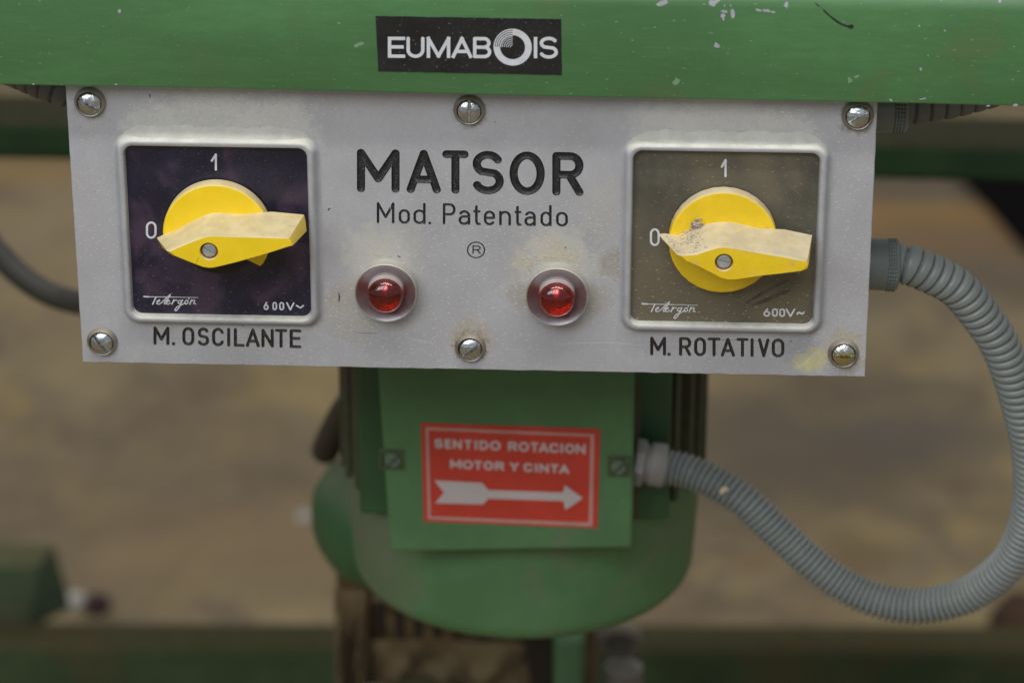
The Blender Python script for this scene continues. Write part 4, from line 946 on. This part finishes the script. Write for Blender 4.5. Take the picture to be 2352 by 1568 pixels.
# green foot block at the lower left
p = onz(60, 1668, 75); x0 = at(-200, 1560, p[1])[0]; x1 = at(108, 1560, p[1])[0]; zt = at(40, 1508, p[1])[1]; zbm = -Z0+70
V = [(x0, p[1], zt), (x1, p[1], zt), (x1-9, p[1], zbm), (x0, p[1], zbm), (x0, p[1]+34, zt), (x1+4, p[1]+34, zt), (x1+14, p[1]+34, zbm), (x0, p[1]+34, zbm)]
o = mesh_ob('foot_block', V, [(0,1,2,3), (4,7,6,5), (0,4,5,1), (1,5,6,2), (2,6,7,3), (3,7,4,0)], M_green_block, None, 30); fix_normals(o); bevel(o, 3); tag(o, 'pale dusty green bracket block standing on the rail at the lower left', 'bracket')
# small scraps on the floor by the block
def scrap(px, py, r, mat, label, cat, nm):
    c = onz(px, py, r*.7); V, F = lathe(c+np.array([0, 0, -r*.7]), (0, 0, 1), [(r*.8, 0), (r, r*.5), (r*.7, r*1.1), (.01, r*1.25)], 10, cap0=True)
    V = V+RNG.normal(0, r*.08, V.shape); return tag(fix_normals(mesh_ob(nm, V, F, mat, None, 60)), label, cat)
scrap(200, 1600, 9, M_collar, 'small white scrap on the floor beside the green bracket block', 'scrap', 'paper_scrap')
M_maroon = surface('maroon_scrap', (.03, .008, .012), .7, 0, .2, 30)
scrap(262, 1606, 10, M_maroon, 'small dark maroon scrap on the floor right of the white one', 'scrap', 'cloth_scrap')
scrap(812, 1378, 6, M_collar, 'tiny pale chip on the floor just left of the green drum', 'scrap', 'wood_chip')
M_rusty = surface('rusty_lump', (.05, .022, .008), .8, 0, .3, 20)
scrap(2738, 1640, 26, M_rusty, 'dark rusty lump on the floor at the right edge of the picture', 'scrap', 'rusty_lump')
# flat black shape, a thin slab on the floor, upper right
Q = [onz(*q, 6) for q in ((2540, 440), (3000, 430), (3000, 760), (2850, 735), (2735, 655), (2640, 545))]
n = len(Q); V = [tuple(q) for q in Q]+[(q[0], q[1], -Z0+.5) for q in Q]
tag(fix_normals(mesh_ob('black_shape', V, [tuple(range(n))]+[(k, (k+1) % n, n+(k+1) % n, n+k) for k in range(n)], M_black_shape, None, 0)), 'flat black shape on the floor at the upper right behind the rail', 'sheet')
# sawdust-covered machine base below the motor
Yc = 330.0
def X(px, Y=Yc, py=1720): return at(px, py, Y)[0]
def Zp(py, Y=Yc, px=1250): return at(px, py, Y)[1]
base = thing('machine_base', (X(1250), Yc, -Z0), 'brown sawdust covered cast iron machine base with slots, below the motor', 'machine base')
m = MB(); m.box(X(985), X(1590), Yc, Yc+120, -Z0+2, Zp(1605)); bevel(m.ob('casting', M_brown, base, smooth=30), 3)
m = MB(); m.box(X(905), X(978), Yc-6, Yc+60, -Z0+2, Zp(1500)); bevel(m.ob('corner_post', M_ochre, base, smooth=30), 3)
M_deepbrown = surface('dark_slot', (.018, .011, .006), .9, 0, .2, 20)
for k, px in enumerate((1018, 1068, 1118, 1170, 1222)):
    m = MB(); m.box(X(px-11), X(px+11), Yc-1.5, Yc+4, Zp(1700), Zp(1612)); m.ob('slot', M_deepbrown, base, smooth=0)
m = MB(); m.box(X(1275), X(1310), Yc-1.5, Yc+4, Zp(2000), Zp(1640)); m.ob('recess', M_deepbrown, base, smooth=0)
m = MB(); m.box(X(1385), X(1475), Yc-1.5, Yc+4, Zp(2000), Zp(1640)); m.ob('recess', M_deepbrown, base, smooth=0)
for nm, pa, pb, qa, qb, mt, sd in (('sawdust_crust', 980, 1420, 1708, 2050, M_crust, 1), ('sawdust_crust', 900, 990, 1560, 2050, M_crust, 5)):
    V = []; F = []; nx, ny = 34, 26; rr_ = random.Random(sd)
    for j in range(ny+1):
        for i in range(nx+1):
            u, w_ = i/nx, j/ny; e = min(1, 6*u, 6*(1-u), 4*w_+.05)
            q = 7+5*math.sin(u*9+w_*4+sd)*math.sin(w_*7+sd)+3*math.sin(u*23+1.7*w_*9)+rr_.uniform(-2, 2)
            V.append((X(pa+(pb-pa)*u), Yc-1-max(0, q)*e-(6 if pb < 1000 else 0), Zp(qa+(qb-qa)*w_)))
    for j in range(ny):
        for i in range(nx): a = j*(nx+1)+i; F.append((a, a+nx+1, a+nx+2, a+1))
    fix_facing(mesh_ob(nm, V, F, mt, base, 60, kind='stuff'))
m = MB(); m.box(X(1040), X(1235), Yc-26, Yc-2, Zp(2100), Zp(1790)); bevel(m.ob('green_flange', M_green_old, base, smooth=30), 5)
v, f = lathe((X(1218), Yc-26, Zp(1815)), (0, -1, 0), [(9, 0), (9, 5), (6, 7), (.01, 7)], 6); fix_normals(mesh_ob('flange_bolt', v, f, M_brown, base, 30))
v, f = lathe((X(1010), Yc-26, Zp(1800)), (0, -1, 0), [(9, 0), (9, 5), (6, 7), (.01, 7)], 6); fix_normals(mesh_ob('flange_bolt', v, f, M_fin, base, 30))
m = MB(); m.box(X(1478, 290), X(1562, 290), 290, 310, -Z0+2, Zp(1700, 290)); o = m.ob('green_post', M_green_post, None, smooth=30, org=(X(1520, 290), 290, -Z0)); bevel(o, 5, 4)
tag(o, 'narrow green post below the motor between the dark base and pale pipe', 'post')
pc = at3(1655, 1740, 300)
post = thing('pipe_post', (pc[0], 300, -Z0), 'pale dusty vertical pipe with a ring fitting on top, lower right of the motor', 'pipe')
v, f = lathe((pc[0]+2, 300, -Z0+2), (0, 0, 1), [(9.2, 0), (9.2, pc[2]+Z0-10)], 32, cap0=True, cap1=True); fix_normals(mesh_ob('pipe', v, f, M_post, post, 50))
c0 = at3(1655, 1712, 298); th = np.linspace(0, 2*math.pi, 41); path = np.stack([c0[0]+8.5*np.cos(th), np.full(41, 298.)+0*th-4*np.sin(th), c0[2]+8.5*np.sin(th)], 1)
V, F = tube(path, th*10, lambda q, t: 3.2+0*t, 14); mesh_ob('ring_fitting', V, F, M_post, post, 60)
v, f = lathe(c0+np.array([0, 2.5, 0]), (0, -1, .2), [(7.5, 0), (7.5, 2), (.01, 2.2)], 24); fix_normals(mesh_ob('ring_bore', v, f, M_dark, post, 40))  # bore drawn as a dark disc filling the ring
